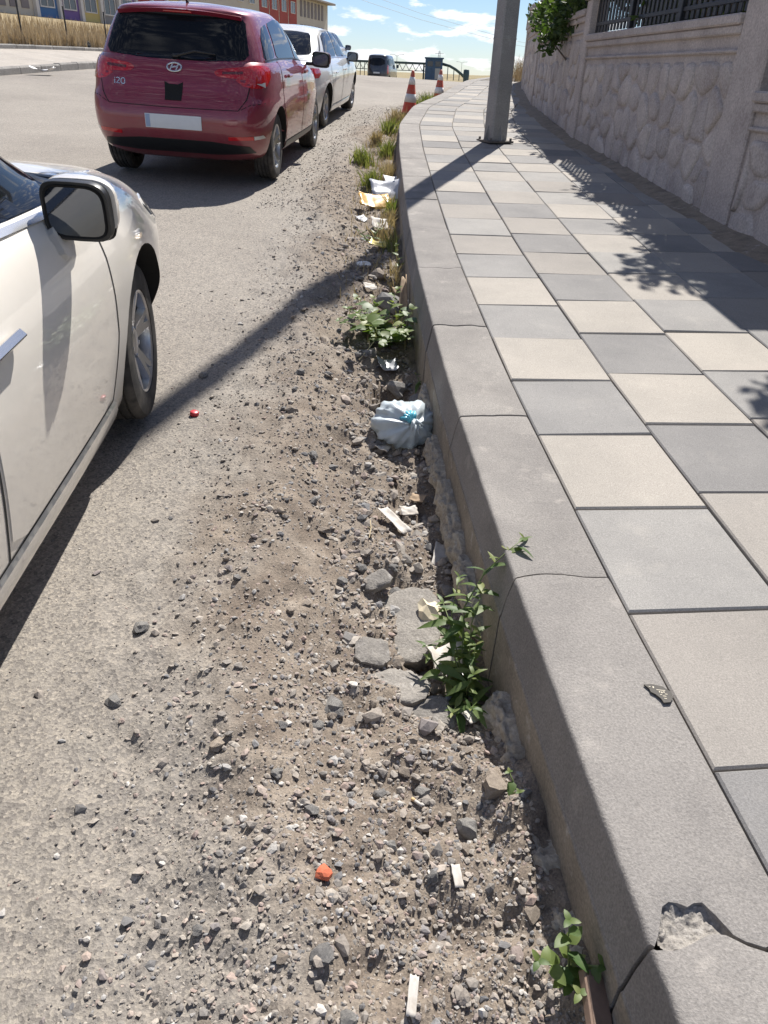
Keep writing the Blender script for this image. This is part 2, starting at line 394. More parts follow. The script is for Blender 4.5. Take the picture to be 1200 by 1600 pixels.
for j in range(-3, 40):
    a, b = j * JL, (j + 1) * JL
    if kp(a, 0)[1] > 36: break
    n = 40; vs, fs, fm = [], [], []
    dz = random.uniform(-.003, .003); dx = random.uniform(-.002, .002)
    m = len(PROF)
    for i in range(n + 1):
        t = i / n
        for e, z in PROF:
            s0 = a + .0045 + wob(j, e); s1 = b - .0045 + wob(j + 1, e)
            if j == -1: s0 += chip(e)
            s = s0 + (s1 - s0) * t
            x, y = kp(s, e + dx + (wear(s) if e < .05 else 0)); q = .0016 * (mnoise.noise(Vector((s * 9, e * 9, z * 9))))
            zz_ = pz(y) + z + dz + q
            if i in (0, n): zz_ -= .0025 if z > -.01 else 0
            vs.append((x, y, zz_))
    for i in range(n):
        for k in range(m - 1):
            fs.append((i * m + k, i * m + k + 1, (i + 1) * m + k + 1, (i + 1) * m + k)); fm.append(1 if k >= 23 else 0)
    for i in (0, n):
        b0 = len(vs)
        for k in range(m): q_ = vs[i * m + k]; vs.append((q_[0], q_[1], q_[2] - .10))
        for k in range(m - 1): fs.append((i * m + k, i * m + k + 1, b0 + k + 1, b0 + k)); fm.append(0)
    o = put('kerb_stone', mesh('kerb_stone', vs, fs, [M['kerb'], M['kerb_body']], False, fm), kerb)
    autosmooth(o, 40)
# rough broken concrete left in the chipped corner
cv, cf = [], []
NX, NS = 44, 26
for i in range(NX):
    e = .046 + .135 * i / (NX - 1)
    for k in range(NS):
        s = -JL - .004 + (chip(e) + .012 + wob(-1, e)) * k / (NS - 1)
        x, y = kp(s, e); h = -.003 - .010 * math.sin(math.pi * min(1, k / (NS - 1))) + .006 * mnoise.noise(Vector((x * 70, y * 70, 0))) + .005 * mnoise.noise(Vector((x * 190, y * 190, 4)))
        cv.append((x, y, pz(y) + h - .004))
for i in range(NX - 1):
    for k in range(NS - 1): cf.append((i * NS + k, (i + 1) * NS + k, (i + 1) * NS + k + 1, i * NS + k + 1))
put('broken_corner', mesh('broken_corner', cv, cf, M['kerb_break'], True), kerb)
# ------------------------------------------------------------------ boundary wall of moulded stone-pattern concrete panels
WLABEL = 'weathered concrete wall with moulded flagstone relief along the pavement'
wall = empty('boundary_wall', (2.4, 8, pz(8)), label=WLABEL, cat='wall')
def wpt(y): return Vector((float(wall_x(y)), y, 0))
def clip(poly, n, c):
    out = []
    for i in range(len(poly)):
        a, b = poly[i], poly[(i + 1) % len(poly)]; da, db = a.dot(n) - c, b.dot(n) - c
        if da <= 0: out.append(a)
        if da * db < 0: out.append(a + (b - a) * (da / (da - db)))
    return out
def chaikin(p, it=1, q=.25):
    for _ in range(it):
        r = []
        for i in range(len(p)):
            a, b = p[i], p[(i + 1) % len(p)]; r += [a + (b - a) * q, a + (b - a) * (1 - q)]
        p = r
    return p
def inset(p, d):
    c = sum(p, Vector((0, 0))) / len(p); out = []
    for q in p:
        v = c - q; l = v.length; out.append(q + v * min(.6, d / max(l, 1e-4)))
    return out
def wall_parent(o):
    o.parent = wall; o.matrix_parent_inverse = Matrix.Translation(-wall.location)
def wall_panel(y0, y1, ztop, seed, stones=True):
    r = random.Random(seed); A, B = wpt(y0), wpt(y1); T = (B - A); Ln = T.length; T.normalize(); N = Vector((-T.y, T.x, 0))
    if N.x > 0: N = -N
    zb = float(pz(y0)) - .12
    Fm = Matrix(((T.x, N.x, 0, A.x), (T.y, N.y, 0, A.y), (0, 0, 1, 0), (0, 0, 0, 1)))   # local u, n, z
    pan = MB().box((Ln / 2, -.06, (zb + ztop) / 2 - .05), (Ln, .12, ztop - zb - .1), 0)
    po = put('wall_panel', mesh('wall_panel', [Fm @ Vector(v) for v in pan.v], pan.f, M['wall'])); wall_parent(po)
    cp = MB().box((Ln / 2, -.05, ztop - .035), (Ln, .23, .07), .012); cp.box((Ln / 2, -.045, ztop - .1), (Ln, .17, .06), .01); cp.box((Ln / 2, -.045, ztop - .235), (Ln, .155, .028), .01)
    co = put('coping', mesh('coping', [Fm @ Vector(v) for v in cp.v], cp.f, M['wall'])); wall_parent(co)
    if not stones: return Fm, Ln
    # irregular stones in relief
    sx, sz = .27, .24; seeds = []; vt = ztop - .29
    nx = max(2, int(Ln / sx))
    for i in range(nx):
        bot = float(pz(y0 + (y1 - y0) * (i + .5) / nx)) - .02
        nzr = max(1, int((vt - bot) / sz + .5))
        for k in range(nzr):
            seeds.append(Vector(((i + .5 + r.uniform(-.34, .34) + (.25 if k % 2 else -.25)) * Ln / nx, bot + (k + .5 + r.uniform(-.36, .36)) * (vt - bot) / nzr)))
    for a in seeds:
        poly = [Vector((.03, zb + .02)), Vector((Ln - .03, zb + .02)), Vector((Ln - .03, vt)), Vector((.03, vt))]
        for b in seeds:
            if b is a or (b - a).length > 1.0: continue
            n = (b - a).normalized(); poly = clip(poly, n, (a + b).dot(n) / 2)
            if len(poly) < 3: break
        if len(poly) < 3: continue
        p0 = inset(poly, .016); p0 = chaikin(p0, 1, .22); p1 = inset(p0, .010); p2 = inset(p1, .045)
        h = r.uniform(.010, .026); tilt = (r.uniform(-.08, .08), r.uniform(-.08, .08)); c = sum(p0, Vector((0, 0))) / len(p0)
        n = len(p0); vs = []
        for ring, hh in ((p0, -.004), (p1, h * .8), (p2, h)):
            for q in ring:
                e = hh + ((q - c).dot(Vector(tilt)) if hh > 0 else 0) + (r.uniform(-.003, .003) if hh > 0 else 0)
                vs.append(Fm @ Vector((q.x, max(e, .003) if hh > 0 else e, q.y)))
        vs.append(Fm @ Vector((c.x, h * 1.05, c.y)))
        fs = [(k * n + i, k * n + (i + 1) % n, (k + 1) * n + (i + 1) % n, (k + 1) * n + i) for k in range(2) for i in range(n)]
        fs += [(2 * n + i, 2 * n + (i + 1) % n, 3 * n) for i in range(n)]
        so_ = put('stone', mesh('stone', vs, fs, M['wall_stone'], True), po)
        so_.matrix_parent_inverse = po.matrix_parent_inverse.inverted() if False else Matrix.Identity(4)
        so_.matrix_parent_inverse = Matrix.Identity(4)
    return Fm, Ln
def pier(y0, y1, z1, proud=.035, cap=True):
    A, B = wpt(y0), wpt(y1); T = (B - A).normalized(); N = Vector((-T.y, T.x, 0)); N = N if N.x < 0 else -N; Ln = (B - A).length
    Fm = Matrix(((T.x, N.x, 0, A.x), (T.y, N.y, 0, A.y), (0, 0, 1, 0), (0, 0, 0, 1))); zb = float(pz(y0)) - .15
    b = MB().box((Ln / 2, proud / 2 - .09, (zb + z1) / 2), (Ln, .18 + proud, z1 - zb), .012)
    if cap:
        b.box((Ln / 2, proud / 2 - .09, z1 + .03), (Ln + .07, .25 + proud, .06), .01)
        b.box((Ln / 2, proud / 2 - .09, z1 + .09), (Ln * .7, .16, .07), .03)
    o = put('pier', mesh('pier', [Fm @ Vector(v) for v in b.v], b.f, M['wall'])); wall_parent(o)
PANELS = [(1.2, 6.02, 1.27, 11), (6.48, 10.50, 1.75, 23), (10.72, 14.7, 2.02, 35), (14.92, 18.9, 2.22, 47), (19.12, 23.2, 2.40, 59), (23.4, 29, 2.50, 71)]
FR = [wall_panel(a, b, z, s, s < 60) for a, b, z, s in PANELS]
pier(6.02, 6.48, 2.75, .03, True); pier(10.50, 10.72, 2.10); pier(14.70, 14.92, 2.32); pier(18.90, 19.12, 2.5); pier(23.2, 23.4, 2.6)

# dirt drifted along the foot of the wall
M['dirt'] = concrete('loose_dirt', (.27, .225, .175), (.17, .14, .11), 9, 160, bmp=1.0)
dv, df = [], []
yl = np.arange(1.5, 24, .08); NC = 7
for y in yl:
    for k in range(NC):
        t = k / (NC - 1); wdt = .20 + .10 * (fbm(np.array(y * 1.4), np.array(3.3), 3, 5) - .5) * 2
        x = wall_x(y) + .05 - (wdt + .05) * t
        dv.append((x, y, pz(y) + .045 * (1 - t) ** 1.3 * (.6 + .8 * fbm(np.array(y * 3.0), np.array(x * 9), 3, 8)) - .004 * t + .012 * (fbm(np.array(x * 30), np.array(y * 30), 2, 4) - .5) * (1 - t)))
for i in range(len(yl) - 1):
    for k in range(NC - 1): df.append((i * NC + k, i * NC + k + 1, (i + 1) * NC + k + 1, (i + 1) * NC + k)[::-1])
put('dirt_drift', mesh('dirt_drift', dv, df, M['dirt'], True), label='loose brown dirt drifted along the foot of the wall', kind='stuff')

# ------------------------------------------------------------------ iron railing on the wall
M['iron'] = simple('dark_painted_iron', (.020, .022, .028), .45, .2, var=.2)
def railing(pidx, h, label, u0=.05, u1=None):
    Fm, Ln = FR[pidx]; zt = PANELS[pidx][2]; u1 = u1 or Ln - .05
    base = Fm @ Vector((u0, -.05, zt)); r = empty('iron_railing', base, label=label, cat='railing')
    inv = Matrix.Translation(-base)
    def part(name, b):
        o = put(name, mesh(name, [inv @ (Fm @ Vector(v)) for v in b.v], b.f, M['iron']), r); return o
    part('rail', MB().box(((u0 + u1) / 2, -.05, zt + .10), (u1 - u0, .03, .035), .004)); part('rail', MB().box(((u0 + u1) / 2, -.05, zt + h - .12), (u1 - u0, .03, .035), .004))
    n = int((u1 - u0) / .112); first = None
    for i in range(n + 1):
        u = u0 + (u1 - u0) * i / n
        if i % 12 == 0: part('post', MB().box((u, -.05, zt + h / 2), (.06, .06, h), .006)); continue
        b = MB().box((u, -.05, zt + .02 + (h - .02) / 2), (.062, .014, h - .02), .003)
        part('bar', b)
railing(1, 1.0, 'dark iron railing with flat upright bars on the middle wall panel')
railing(0, 1.0, 'dark iron railing on the lowest wall panel, at the picture edge')
railing(2, .9, 'dark iron railing half hidden by leafy shrubs on the farther wall panel')

# ------------------------------------------------------------------ leafy shrubs behind the railing
def leaf_mat(name, c1, c2, trans=.35, tc_=(1.3, 1.5, .5), per_object=False):
    m, t, p = nodes(name); vec = coords(t)
    at = t.nodes.new('ShaderNodeNewGeometry')
    rnd = t.nodes.new('ShaderNodeObjectInfo').outputs['Random'] if per_object else at.outputs['Random Per Island']
    col = ramp(t, rnd, [(0, c1), (1, c2)])
    if per_object: col = mixc(t, ramp(t, nz(t, vec, 60, 5), [(.45, (0, 0, 0)), (.75, (.28, .28, .28))]), col, (.22, .22, .13))
    L(t, col, p.inputs['Base Color']); p.inputs['Roughness'].default_value = .5; p.inputs['Specular IOR Level'].default_value = .35
    tr = t.nodes.new('ShaderNodeBsdfTranslucent'); L(t, mixc(t, 1.0, col, tc_, 'MULTIPLY'), tr.inputs['Color'])
    ms = t.nodes.new('ShaderNodeMixShader'); ms.inputs[0].default_value = trans; out = t.nodes['Material Output']
    L(t, p.outputs[0], ms.inputs[1]); L(t, tr.outputs[0], ms.inputs[2]); L(t, ms.outputs[0], out.inputs[0]); return m
M['leaf'] = leaf_mat('shrub_leaf', (.035, .065, .022), (.085, .12, .04))
M['weed'] = leaf_mat('weed_leaf', (.055, .11, .03), (.16, .21, .06), .35, per_object=True)
M['bark'] = simple('bark', (.12, .09, .065), .95, var=.35, vscale=30, bmp=.6, bscale=40)
def leaves(centres, n, size, squash=.8, seed=1, flat=0.0):
    """n small folded leaves spread through a set of (x,y,z,r) lobes, fuller near the lobes' surface"""
    r = np.random.default_rng(seed); C = np.array(centres, dtype=float)
    w = C[:, 3] ** 2; idx = r.choice(len(C), n, p=w / w.sum())
    d = r.normal(size=(n, 3)); d /= np.linalg.norm(d, axis=1)[:, None]; rad = r.random(n) ** .45
    P = C[idx, :3] + d * (C[idx, 3] * rad)[:, None] * np.array([1, 1, squash])
    a = r.normal(size=(n, 3)); a[:, 2] *= .6; a /= np.linalg.norm(a, axis=1)[:, None]
    b = np.cross(a, r.normal(size=(n, 3))); b /= np.linalg.norm(b, axis=1)[:, None]; c = np.cross(a, b)
    s = size * (.6 + .8 * r.random(n))[:, None]
    v0 = P; v1 = P + a * s * .5 + b * s * .28 + c * s * .06; v2 = P + a * s; v3 = P + a * s * .5 - b * s * .28 + c * s * .06
    V = np.stack([v0, v1, v2, v3], 1).reshape(-1, 3); k = np.arange(n)[:, None] * 4
    return V, np.concatenate([k + [0, 1, 2], k + [0, 2, 3]], 0)
def shrub(base, lobes, n, size, label, seed, group=None, name='shrub'):
    base = Vector(base); r = empty(name, base, label=label, cat='shrub', group=group)
    V, F_ = leaves(lobes, n, size, .85, seed); put('foliage', fastmesh('foliage', V, F_, M['leaf']), r)
    st = MB(); rr = random.Random(seed)
    for l in lobes:
        e = Vector(l[:3]); m_ = e * .5 + Vector((rr.uniform(-.1, .1), rr.uniform(-.1, .1), 0)); m_.z = e.z * .45
        st.tube([(rr.uniform(-.06, .06), rr.uniform(-.06, .06), -.1), m_, e], [.025, .018, .007], 6)
    put('stem', st.me('stem', M['bark'], True), r)
rr = random.Random(4)
SHR = [(3.0, 'bushy green shrub behind the railing at the picture edge', 1.45), (4.3, 'second leafy shrub behind the lowest railing', 1.4),
       (5.15, 'leafy shrub beside the tall wall pier', 1.3), (7.3, 'thin leafy shrub behind the bars of the middle railing', 1.0),
       (8.3, 'loose green shrub behind the middle railing', 1.1), (9.6, 'dense dark shrub at the far end of the middle railing', 1.15)]
for i, (y, lab, h) in enumerate(SHR):
    zg = float(pz(y)) + .55; lob = []
    for k in range(15):
        lob.append((rr.uniform(-.28, .3), rr.uniform(-.75, .75), rr.uniform(.75, h + (1.7 if i < 3 else 1.5) - .25 * (i % 2)), rr.uniform(.18, .36)))
    shrub((float(wall_x(y)) + (.14 if y < 6 else .5), y, zg), lob, 3400, .10, lab, 100 + i)
# shrub spilling over the farther panel
lob = [(-.35, -.1, 1.15, .28), (-.5, .35, 1.0, .30), (-.45, .9, .95, .3), (-.3, .5, 1.35, .4), (-.2, -.45, 1.45, .42), (-.1, 1.2, 1.3, .4), (-.62, .7, .75, .2), (-.55, 1.5, 1.1, .28), (0, 0, 1.75, .4), (-.35, 1.9, 1.25, .25), (-.05, .8, 1.8, .4)]
shrub((float(wall_x(11.4)) + .45, 11.4, 1.0), lob, 3600, .095, 'dense green shrub spilling over the wall coping near the pole', 131)
shrub((float(wall_x(14.2)) + .5, 14.2, 1.2), [(-.4, 0, 1.0, .3), (-.2, .5, 1.3, .4), (-.3, -.5, 1.25, .35), (-.45, .9, .95, .25), (0, 0, 1.7, .35)], 1500, .09, 'smaller shrub hanging over the farthest visible stretch of wall', 137)
# entrance pillars behind the shrub
M['brick_pillar'] = simple('reddish_pillar', (.16, .10, .085), .9, var=.25, vscale=12, bmp=.4)
M['pale_pillar'] = simple('pale_pillar', (.42, .39, .36), .9, var=.12, vscale=6, bmp=.3)
for (x, y, w, m_, lab) in ((2.62, 15.2, .30, 'brick_pillar', 'dark reddish pillar rising behind the wall shrubs'), (2.66, 13.6, .26, 'pale_pillar', 'pale plastered pillar among the wall shrubs')):
    o = MB(); o.box((0, 0, 1.6), (w, w, 3.2), .015); o.box((0, 0, .12), (w + .08, w + .08, .24), .02); o.box((0, 0, 3.24), (w + .1, w + .1, .09), .02)
    o.build('pillar', M[m_], loc=(x, y, pz(y)), label=lab, cat='pillar')

# ------------------------------------------------------------------ lamp pole
pr = empty('lamp_pole', (1.157, 10.07, float(pz(10.07))), (0, 0, math.radians(24)), 'tall square grey concrete pole on a flanged base in the pavement', 'pole')
b = MB(); n = 8
def sqr(w, ch): return [(w, w - ch), (w - ch, w), (-w + ch, w), (-w, w - ch), (-w, -w + ch), (-w + ch, -w), (w - ch, -w), (w, -w + ch)]
rings = [(0.0, .105), (.55, .102), (.552, .1045), (.565, .1045), (.567, .102), (1.05, .099), (1.052, .1015), (1.065, .1015), (1.067, .099), (4, .083), (9.6, .055)]
for z, w in rings:
    b.v += [(x, y, z) for x, y in sqr(w, .014)]
for i in range(len(rings) - 1):
    for k in range(8): b.f.append((i * 8 + k, i * 8 + (k + 1) % 8, (i + 1) * 8 + (k + 1) % 8, (i + 1) * 8 + k))
b.f.append(tuple((len(rings) - 1) * 8 + k for k in range(8)))
b.build('shaft', M['pole'], pr)
M['rust'] = simple('weathered_flange', (.15, .135, .12), .8, .3, var=.4, vscale=25, bmp=.3)
MB().box((0, 0, .012), (.33, .33, .024), .004).build('base_plate', M['rust'], pr)
for k in range(4):
    a = k * math.pi / 2; Mz = Matrix.Rotation(a, 3, 'Z'); g = MB(); g.prism([(.1, .024), (.155, .024), (.155, .04), (.1, .2)], -.006, .006, Matrix(((1, 0, 0), (0, 0, 1), (0, 1, 0))))
    put('gusset', mesh('gusset', [Mz @ Vector(v) for v in g.v], g.f, M['pole']), pr)
for sx in (-1, 1):
    for sy in (-1, 1): MB().lathe([(0, .052), (.016, .052), (.016, .024), (.01, .024)], 6, 'z', (sx * .135, sy * .135, 0)).build('bolt', M['rust'], pr)
# rubble round the pole foot
# lamp arm high up
MB().tube([(0, 0, 9.5), (-.3, -.6, 9.95), (-.7, -1.5, 10.05)], [.04, .035, .03], 8).build('arm', M['pole'], pr)
MB().box((-.85, -1.8, 10.04), (.22, .6, .1), .03).build('lamp_head', M['pole'], pr)

# ------------------------------------------------------------------ traffic cones
M['cone_red'] = simple('cone_red_plastic', (.62, .07, .03), .5, var=.15, vscale=8, dirt=((.35, .2, .14), 6))
M['cone_white'] = simple('cone_white_band', (.72, .71, .69), .5, var=.1, vscale=9)
M['rubber'] = simple('black_rubber', (.018, .018, .018), .85, var=.3, vscale=14)
def cone(x, y, h, lab, tilt):
    z = float(ground_z(np.array(x), np.array(y)))
    r = empty('traffic_cone', (x, y, z), tilt, lab, 'cone', 'traffic cones along the kerb')
    MB().box((0, 0, .02), (.36, .36, .04), .012).build('base', M['rubber'], r)
    R_ = lambda t: .135 - .108 * t
    def band(t0, t1, e): 
        return MB().lathe([(R_(t0) + e - .006, t0 * h + .04), (R_(t0) + e, t0 * h + .04), (R_(t1) + e, t1 * h + .04), (R_(t1) + e - .006, t1 * h + .04)], 20)
    q = MB().lathe([(.15, .04), (R_(0), .055), (R_(.98), h * .98 + .04), (.014, h + .05), (0.001, h + .05)], 20); q.build('cone_body', M['cone_red'], r, True)
    band(.26, .46, .004).build('white_band', M['cone_white'], r, True); band(.68, .86, .004).build('white_band', M['cone_white'], r, True)
cone(.16, 15.4, .66, 'nearer red and white traffic cone beside the kerb', (.03, .05, .2))
cone(.82, 18.7, .60, 'farther red and white traffic cone beside the kerb', (-.02, .06, .5))

# ------------------------------------------------------------------ far left: pavement, field, fence, school
def le_pt(y, off, dz=0):
    x = float(left_edge(y)) - off; return (x, y, float(ground_z(np.array(left_edge(y)), np.array(y), False)) + dz)
LY = np.concatenate([np.arange(4, 50, 1.0), np.arange(50, 74, 4)])
lv, lf = [], []
for y in LY:
    for off, dz in ((.0, -.1), (.14, .10), (1.5, .24), (3.1, .36)): lv.append(le_pt(y, off, dz))
for i in range(len(LY) - 1):
    for k in range(3): lf.append((i * 4 + k, (i + 1) * 4 + k, (i + 1) * 4 + k + 1, i * 4 + k + 1))
M['far_pave'] = concrete('far_pavement', (.36, .325, .285), (.29, .265, .235), 1.2, 40)
lp = put('far_pavement', mesh('far_pavement', lv, lf, M['far_pave']), label='pavement on the far side of the road', kind='structure')
M['far_kerb'] = concrete('far_kerb', (.25, .238, .22), (.17, .16, .15), 2.5, 40, random_obj=.4)
for off, h0, h1, w in ((-.02, -.1, .155, .17), (3.06, .25, .47, .18)):
    for y in np.arange(8, 46, 1.0):
        y0, y1 = y + .012, y + .988; vs = []
        j = random.uniform(-.012, .012)
        for yy_ in (y0, y1):
            for o_, h in ((off, h0), (off + w, h0), (off + w, h1), (off + .03, h1), (off, h1 - .03)):
                p_ = le_pt(yy_, o_, h + j); vs.append(p_)
        fs = [(k, (k + 1) % 5, 5 + (k + 1) % 5, 5 + k) for k in range(5)] + [(0, 4, 3, 2, 1), (5, 6, 7, 8, 9)]
        put('kerb_stone', mesh('kerb_stone', vs, fs, M['far_kerb']), lp)
# field rising to the school
SA, SB = Vector((-24.9, 54.6, 0)), Vector((-10.7, 119.5, 0)); ST = (SB - SA).normalized(); SN = Vector((ST.y, -ST.x, 0))   # SN points to the road
def school_pt(u, n, z): return SA + ST * u + SN * n + Vector((0, 0, z))
fu = np.linspace(0, 1, 40); fv_, ff_ = [], []; NT = 16
for a in fu:
    y0 = 3 + a * 52; p0 = Vector(le_pt(y0, 3.15, .43)); p1 = school_pt(-50 + a * 128, 0, 3.45 + .3 * a)
    for k in range(NT):
        t = k / (NT - 1); q = p0.lerp(p1, t); s_ = sst(0, .55, np.array(t)); z = p0.z + (p1.z - p0.z) * t ** 1.15
        fv_.append((q.x, q.y, z + .25 * (mnoise.noise(Vector((q.x * .2, q.y * .2, 0)))) * t * (1 - t) * 2))
for i in range(len(fu) - 1):
    for k in range(NT - 1): ff_.append((i * NT + k, (i + 1) * NT + k, (i + 1) * NT + k + 1, i * NT + k + 1))
M['straw_ground'] = far_ground_mat('straw_field', (.21, .165, .10), (.31, .25, .155), (.38, .31, .20))
field = put('field', mesh('field', fv_, ff_, M['straw_ground'], True), label='dry straw-coloured field below the school', kind='structure')
# tall dry grass
M['straw'] = leaf_mat('dry_grass_blade', (.27, .205, .125), (.43, .345, .225), .2, (1.1, 1.0, .8))
FV = np.array(fv_).reshape(40, NT, 3)
def field_at(a, t):
    i = np.clip((a * 39).astype(int), 0, 38); fa = a * 39 - i; k = np.clip((t * (NT - 1)).astype(int), 0, NT - 2); ft = t * (NT - 1) - k
    return ((FV[i, k].T * (1 - fa) + FV[i + 1, k].T * fa) * (1 - ft) + (FV[i, k + 1].T * (1 - fa) + FV[i + 1, k + 1].T * fa) * ft).T
def blades(P, h, w, seed, lean=.35):
    r = np.random.default_rng(seed); n = len(P); a = r.random(n) * 6.283; hh = h * (.5 + .8 * r.random(n)); ln = lean * r.random(n) * hh
    da = r.random(n) * 6.283; dx = np.stack([np.cos(a), np.sin(a), 0 * a], 1) * (w * (.6 + .8 * r.random(n)))[:, None]
    mid = P + np.stack([np.cos(da) * ln * .35, np.sin(da) * ln * .35, hh * .55], 1); tip = P + np.stack([np.cos(da) * ln, np.sin(da) * ln, hh], 1)
    V = np.stack([P - dx, P + dx, mid + dx * .7, mid - dx * .7, tip], 1).reshape(-1, 3); k = np.arange(n)[:, None] * 5
    return V, np.concatenate([k + [0, 1, 2], k + [0, 2, 3], k + [3, 2, 4]], 0)
n = 26000; a_ = rng.random(n) ** .8 * .9 + .05; t_ = rng.random(n) ** 2.2 * .72
V, F_ = blades(field_at(a_, t_), .42, .014, 5)
put('dry_grass', fastmesh('dry_grass', V, F_, M['straw']), label='tall dry yellow grass covering the field', kind='stuff')

# fence posts
M['post'] = simple('dark_fence_post', (.02, .021, .022), .6, var=.2)
fe = empty('wire_fence', le_pt(20, 3.45, .43), label='row of thin black fence posts along the dry field', cat='fence'); fi = Vector(fe.location)
fy = [20.8, 23.4, 26.0, 28.65, 31.25] + list(np.arange(33.9, 60, 2.4)) + [60.5, 61.7, 62.9, 64.1, 65.3, 66.5, 67.7]
for k, y in enumerate(fy):
    p_ = Vector(le_pt(y, 3.4, .42)) - fi
    MB().box((0, 0, .5), (.045, .045, 1.25), .004).box((0, 0, 1.13), (.055, .055, .02), .004).build('post', M['post'], fe, loc=p_, rot=(random.uniform(-.02, .02), random.uniform(-.02, .02), .3))
for h in (.35, .7, 1.05):
    MB().tube([Vector(le_pt(y, 3.37, .42 + h)) - fi for y in fy[4:]], .0025, 3, False).build('wire', M['post'], fe)
# half-buried tyre by the back kerb
ty = MB(); ty.lathe([(.17, -.08), (.23, -.095), (.29, -.08), (.31, -.03), (.31, .03), (.29, .08), (.23, .095), (.17, .08), (.18, 0)], 28, 'z', closed=True)
ty.build('old_tyre', M['rubber'], None, True, loc=le_pt(29.6, 3.45, .47), rot=(.35, -.25, 0), label='old black tyre lying against the far back kerb', cat='tyre')
# crumpled white litter by the far kerb
def crumple(name, dims, mat, loc, rot, label, cat, seed, rough=.35, sub=2, group=None):
    bm = bmesh.new(); bmesh.ops.create_icosphere(bm, subdivisions=sub, radius=1)
    for v in bm.verts:
        k = 1 + rough * mnoise.noise(v.co * 1.7 + Vector((seed, seed * .7, 0))) + rough * .6 * mnoise.noise(v.co * 4.5 + Vector((0, seed, seed)))
        v.co = Vector((v.co.x * k * dims[0] / 2, v.co.y * k * dims[1] / 2, v.co.z * k * dims[2] / 2))
    me = bpy.data.meshes.new(name); bm.to_mesh(me); bm.free(); me.materials.append(mat)
    return put(name, me, None, loc, rot, label, cat, group)
M['white_plastic'] = simple('white_plastic', (.72, .71, .69), .5, var=.12, vscale=20)

# ------------------------------------------------------------------ school building
def col(name, c, r=.85): M[name] = simple(name, c, r, var=.07, vscale=.6)
for n_, c in (('cream', (.50, .46, .39)), ('white_trim', (.58, .565, .55)), ('s_blue', (.06, .15, .33)), ('s_purple', (.16, .10, .28)), ('s_yellow', (.52, .42, .16)), ('s_grey', (.25, .24, .235)), ('s_red', (.34, .065, .055)), ('s_slit', (.20, .18, .185)), ('s_roof', (.30, .27, .25))): col(n_, c)
M['s_glass'] = simple('school_glass', (.06, .065, .08), .15, spec=.6)
sch = empty('school_building', school_pt(0, 0, 3.4), (0, 0, math.atan2(ST.y, ST.x)), 'long pale school with coloured window panels and white columns', 'building')
def sp(name, b, mat, par=None): return b.build(name, M[mat], par or sch)      # local: +x along facade, -y towards the road
# after the rotation local +y = left of ST; the road side is -y
sp('wall', MB().box((10, 6, 2.5), (116, 12, 5.4)), 'cream')
sp('roof', MB().box((10, 6, 5.32), (117.6, 13.8, .22), .03), 's_roof')
def window(x, z, w, h, mull=2, fr='white_trim'):
    o = sp('window', MB().box((x, -.03, z), (w, .07, h)), 's_glass')
    f = MB(); t = .07
    for dx in (-w / 2, w / 2): f.box((x + dx, -.05, z), (t, .1, h + t))
    for dz in (-h / 2, h / 2): f.box((x, -.05, z + dz), (w - t, .1, t))
    for m_ in range(1, mull): f.box((x - w / 2 + w * m_ / mull, -.05, z), (t * .8, .09, h - t))
    put('frame', mesh('frame', f.v, f.f, M[fr]), o)
cols_u = [3.7 + 2.58 * k for k in range(0, 9)]
pal = ['s_blue', 's_purple', 's_yellow', 's_grey', 's_purple', 's_red', 's_red', 's_yellow']
def bay(u0, w, colour):
    sp('panel', MB().box((u0 + w / 2, -.012, 2.55), (w - .3, .05, 5.1)), colour)
    for z in (1.35, 4.0): window(u0 + w / 2, z, 1.5, 1.15)
for k in range(8):
    bay(cols_u[k], 2.58, pal[k])
for u in cols_u: sp('column', MB().box((u, -.12, 2.55), (.34, .24, 5.15), .01), 'white_trim')
def slits(u0, n, w, gap, z0, z1):
    for k in range(n):
        sp('slit_window', MB().box((u0 + k * (w + gap) + w / 2, -.02, (z0 + z1) / 2), (w, .06, z1 - z0)), 's_slit')
slits(-4.6, 7, .75, .4, .55, 3.0); slits(-4.6, 7, .75, .4, 3.6, 5.0)
for k in range(6): window(26 + k * 3.0, 4.1, 1.4, 1.2); window(26 + k * 3.0, 1.35, 1.4, 1.2)
for k in range(4): bay(43.0 + k * 3.1, 3.1, 's_red')
slits(56.6, 7, .8, .62, 3.3, 5.0); slits(56.6, 7, .8, .62, .6, 2.5)

# ------------------------------------------------------------------ beyond the crest
M['teal_steel'] = simple('teal_steel', (.05, .09, .095), .6, .2, var=.2)
M['kiosk_blue'] = simple('kiosk_blue', (.035, .085, .17), .5, var=.2, vscale=2)
M['lattice'] = simple('galvanised', (.33, .34, .35), .5, .6)
fb = empty('footbridge', (0, 140, .3), label='long low steel footbridge with zigzag truss on the horizon', cat='bridge')
MB().box((-2.0, 0, 2.2), (13, 1.4, .32), .03).build('deck', M['teal_steel'], fb); MB().box((-2.0, -.6, 1.15), (13, .1, .1)).build('lower_chord', M['teal_steel'], fb)
for k in range(12):
    x0 = -8.4 + k * 1.06; MB().tube([(x0, -.6, 1.15), (x0 + .53, -.6, 2.05)], .05, 6).tube([(x0 + .53, -.6, 2.05), (x0 + 1.06, -.6, 1.15)], .05, 6).build('brace', M['lattice'], fb)
for x in (-8, -2, 3.5): MB().box((x, 0, .6), (.25, .25, 2.9)).build('pillar', M['teal_steel'], fb)
MB().tube([(6.4, 0, 2.25), (7.6, .2, 2.05), (8.6, .4, 1.6), (9.6, .8, 1.0), (10.6, 1.2, .2)], [.22] * 5, 8).build('ramp', M['teal_steel'], fb, True)
for x, z in ((7.4, 1.9), (8.4, 1.5), (9.3, 1.0)): MB().box((x, .3, z / 2), (.12, .12, z)).build('ramp_post', M['teal_steel'], fb)
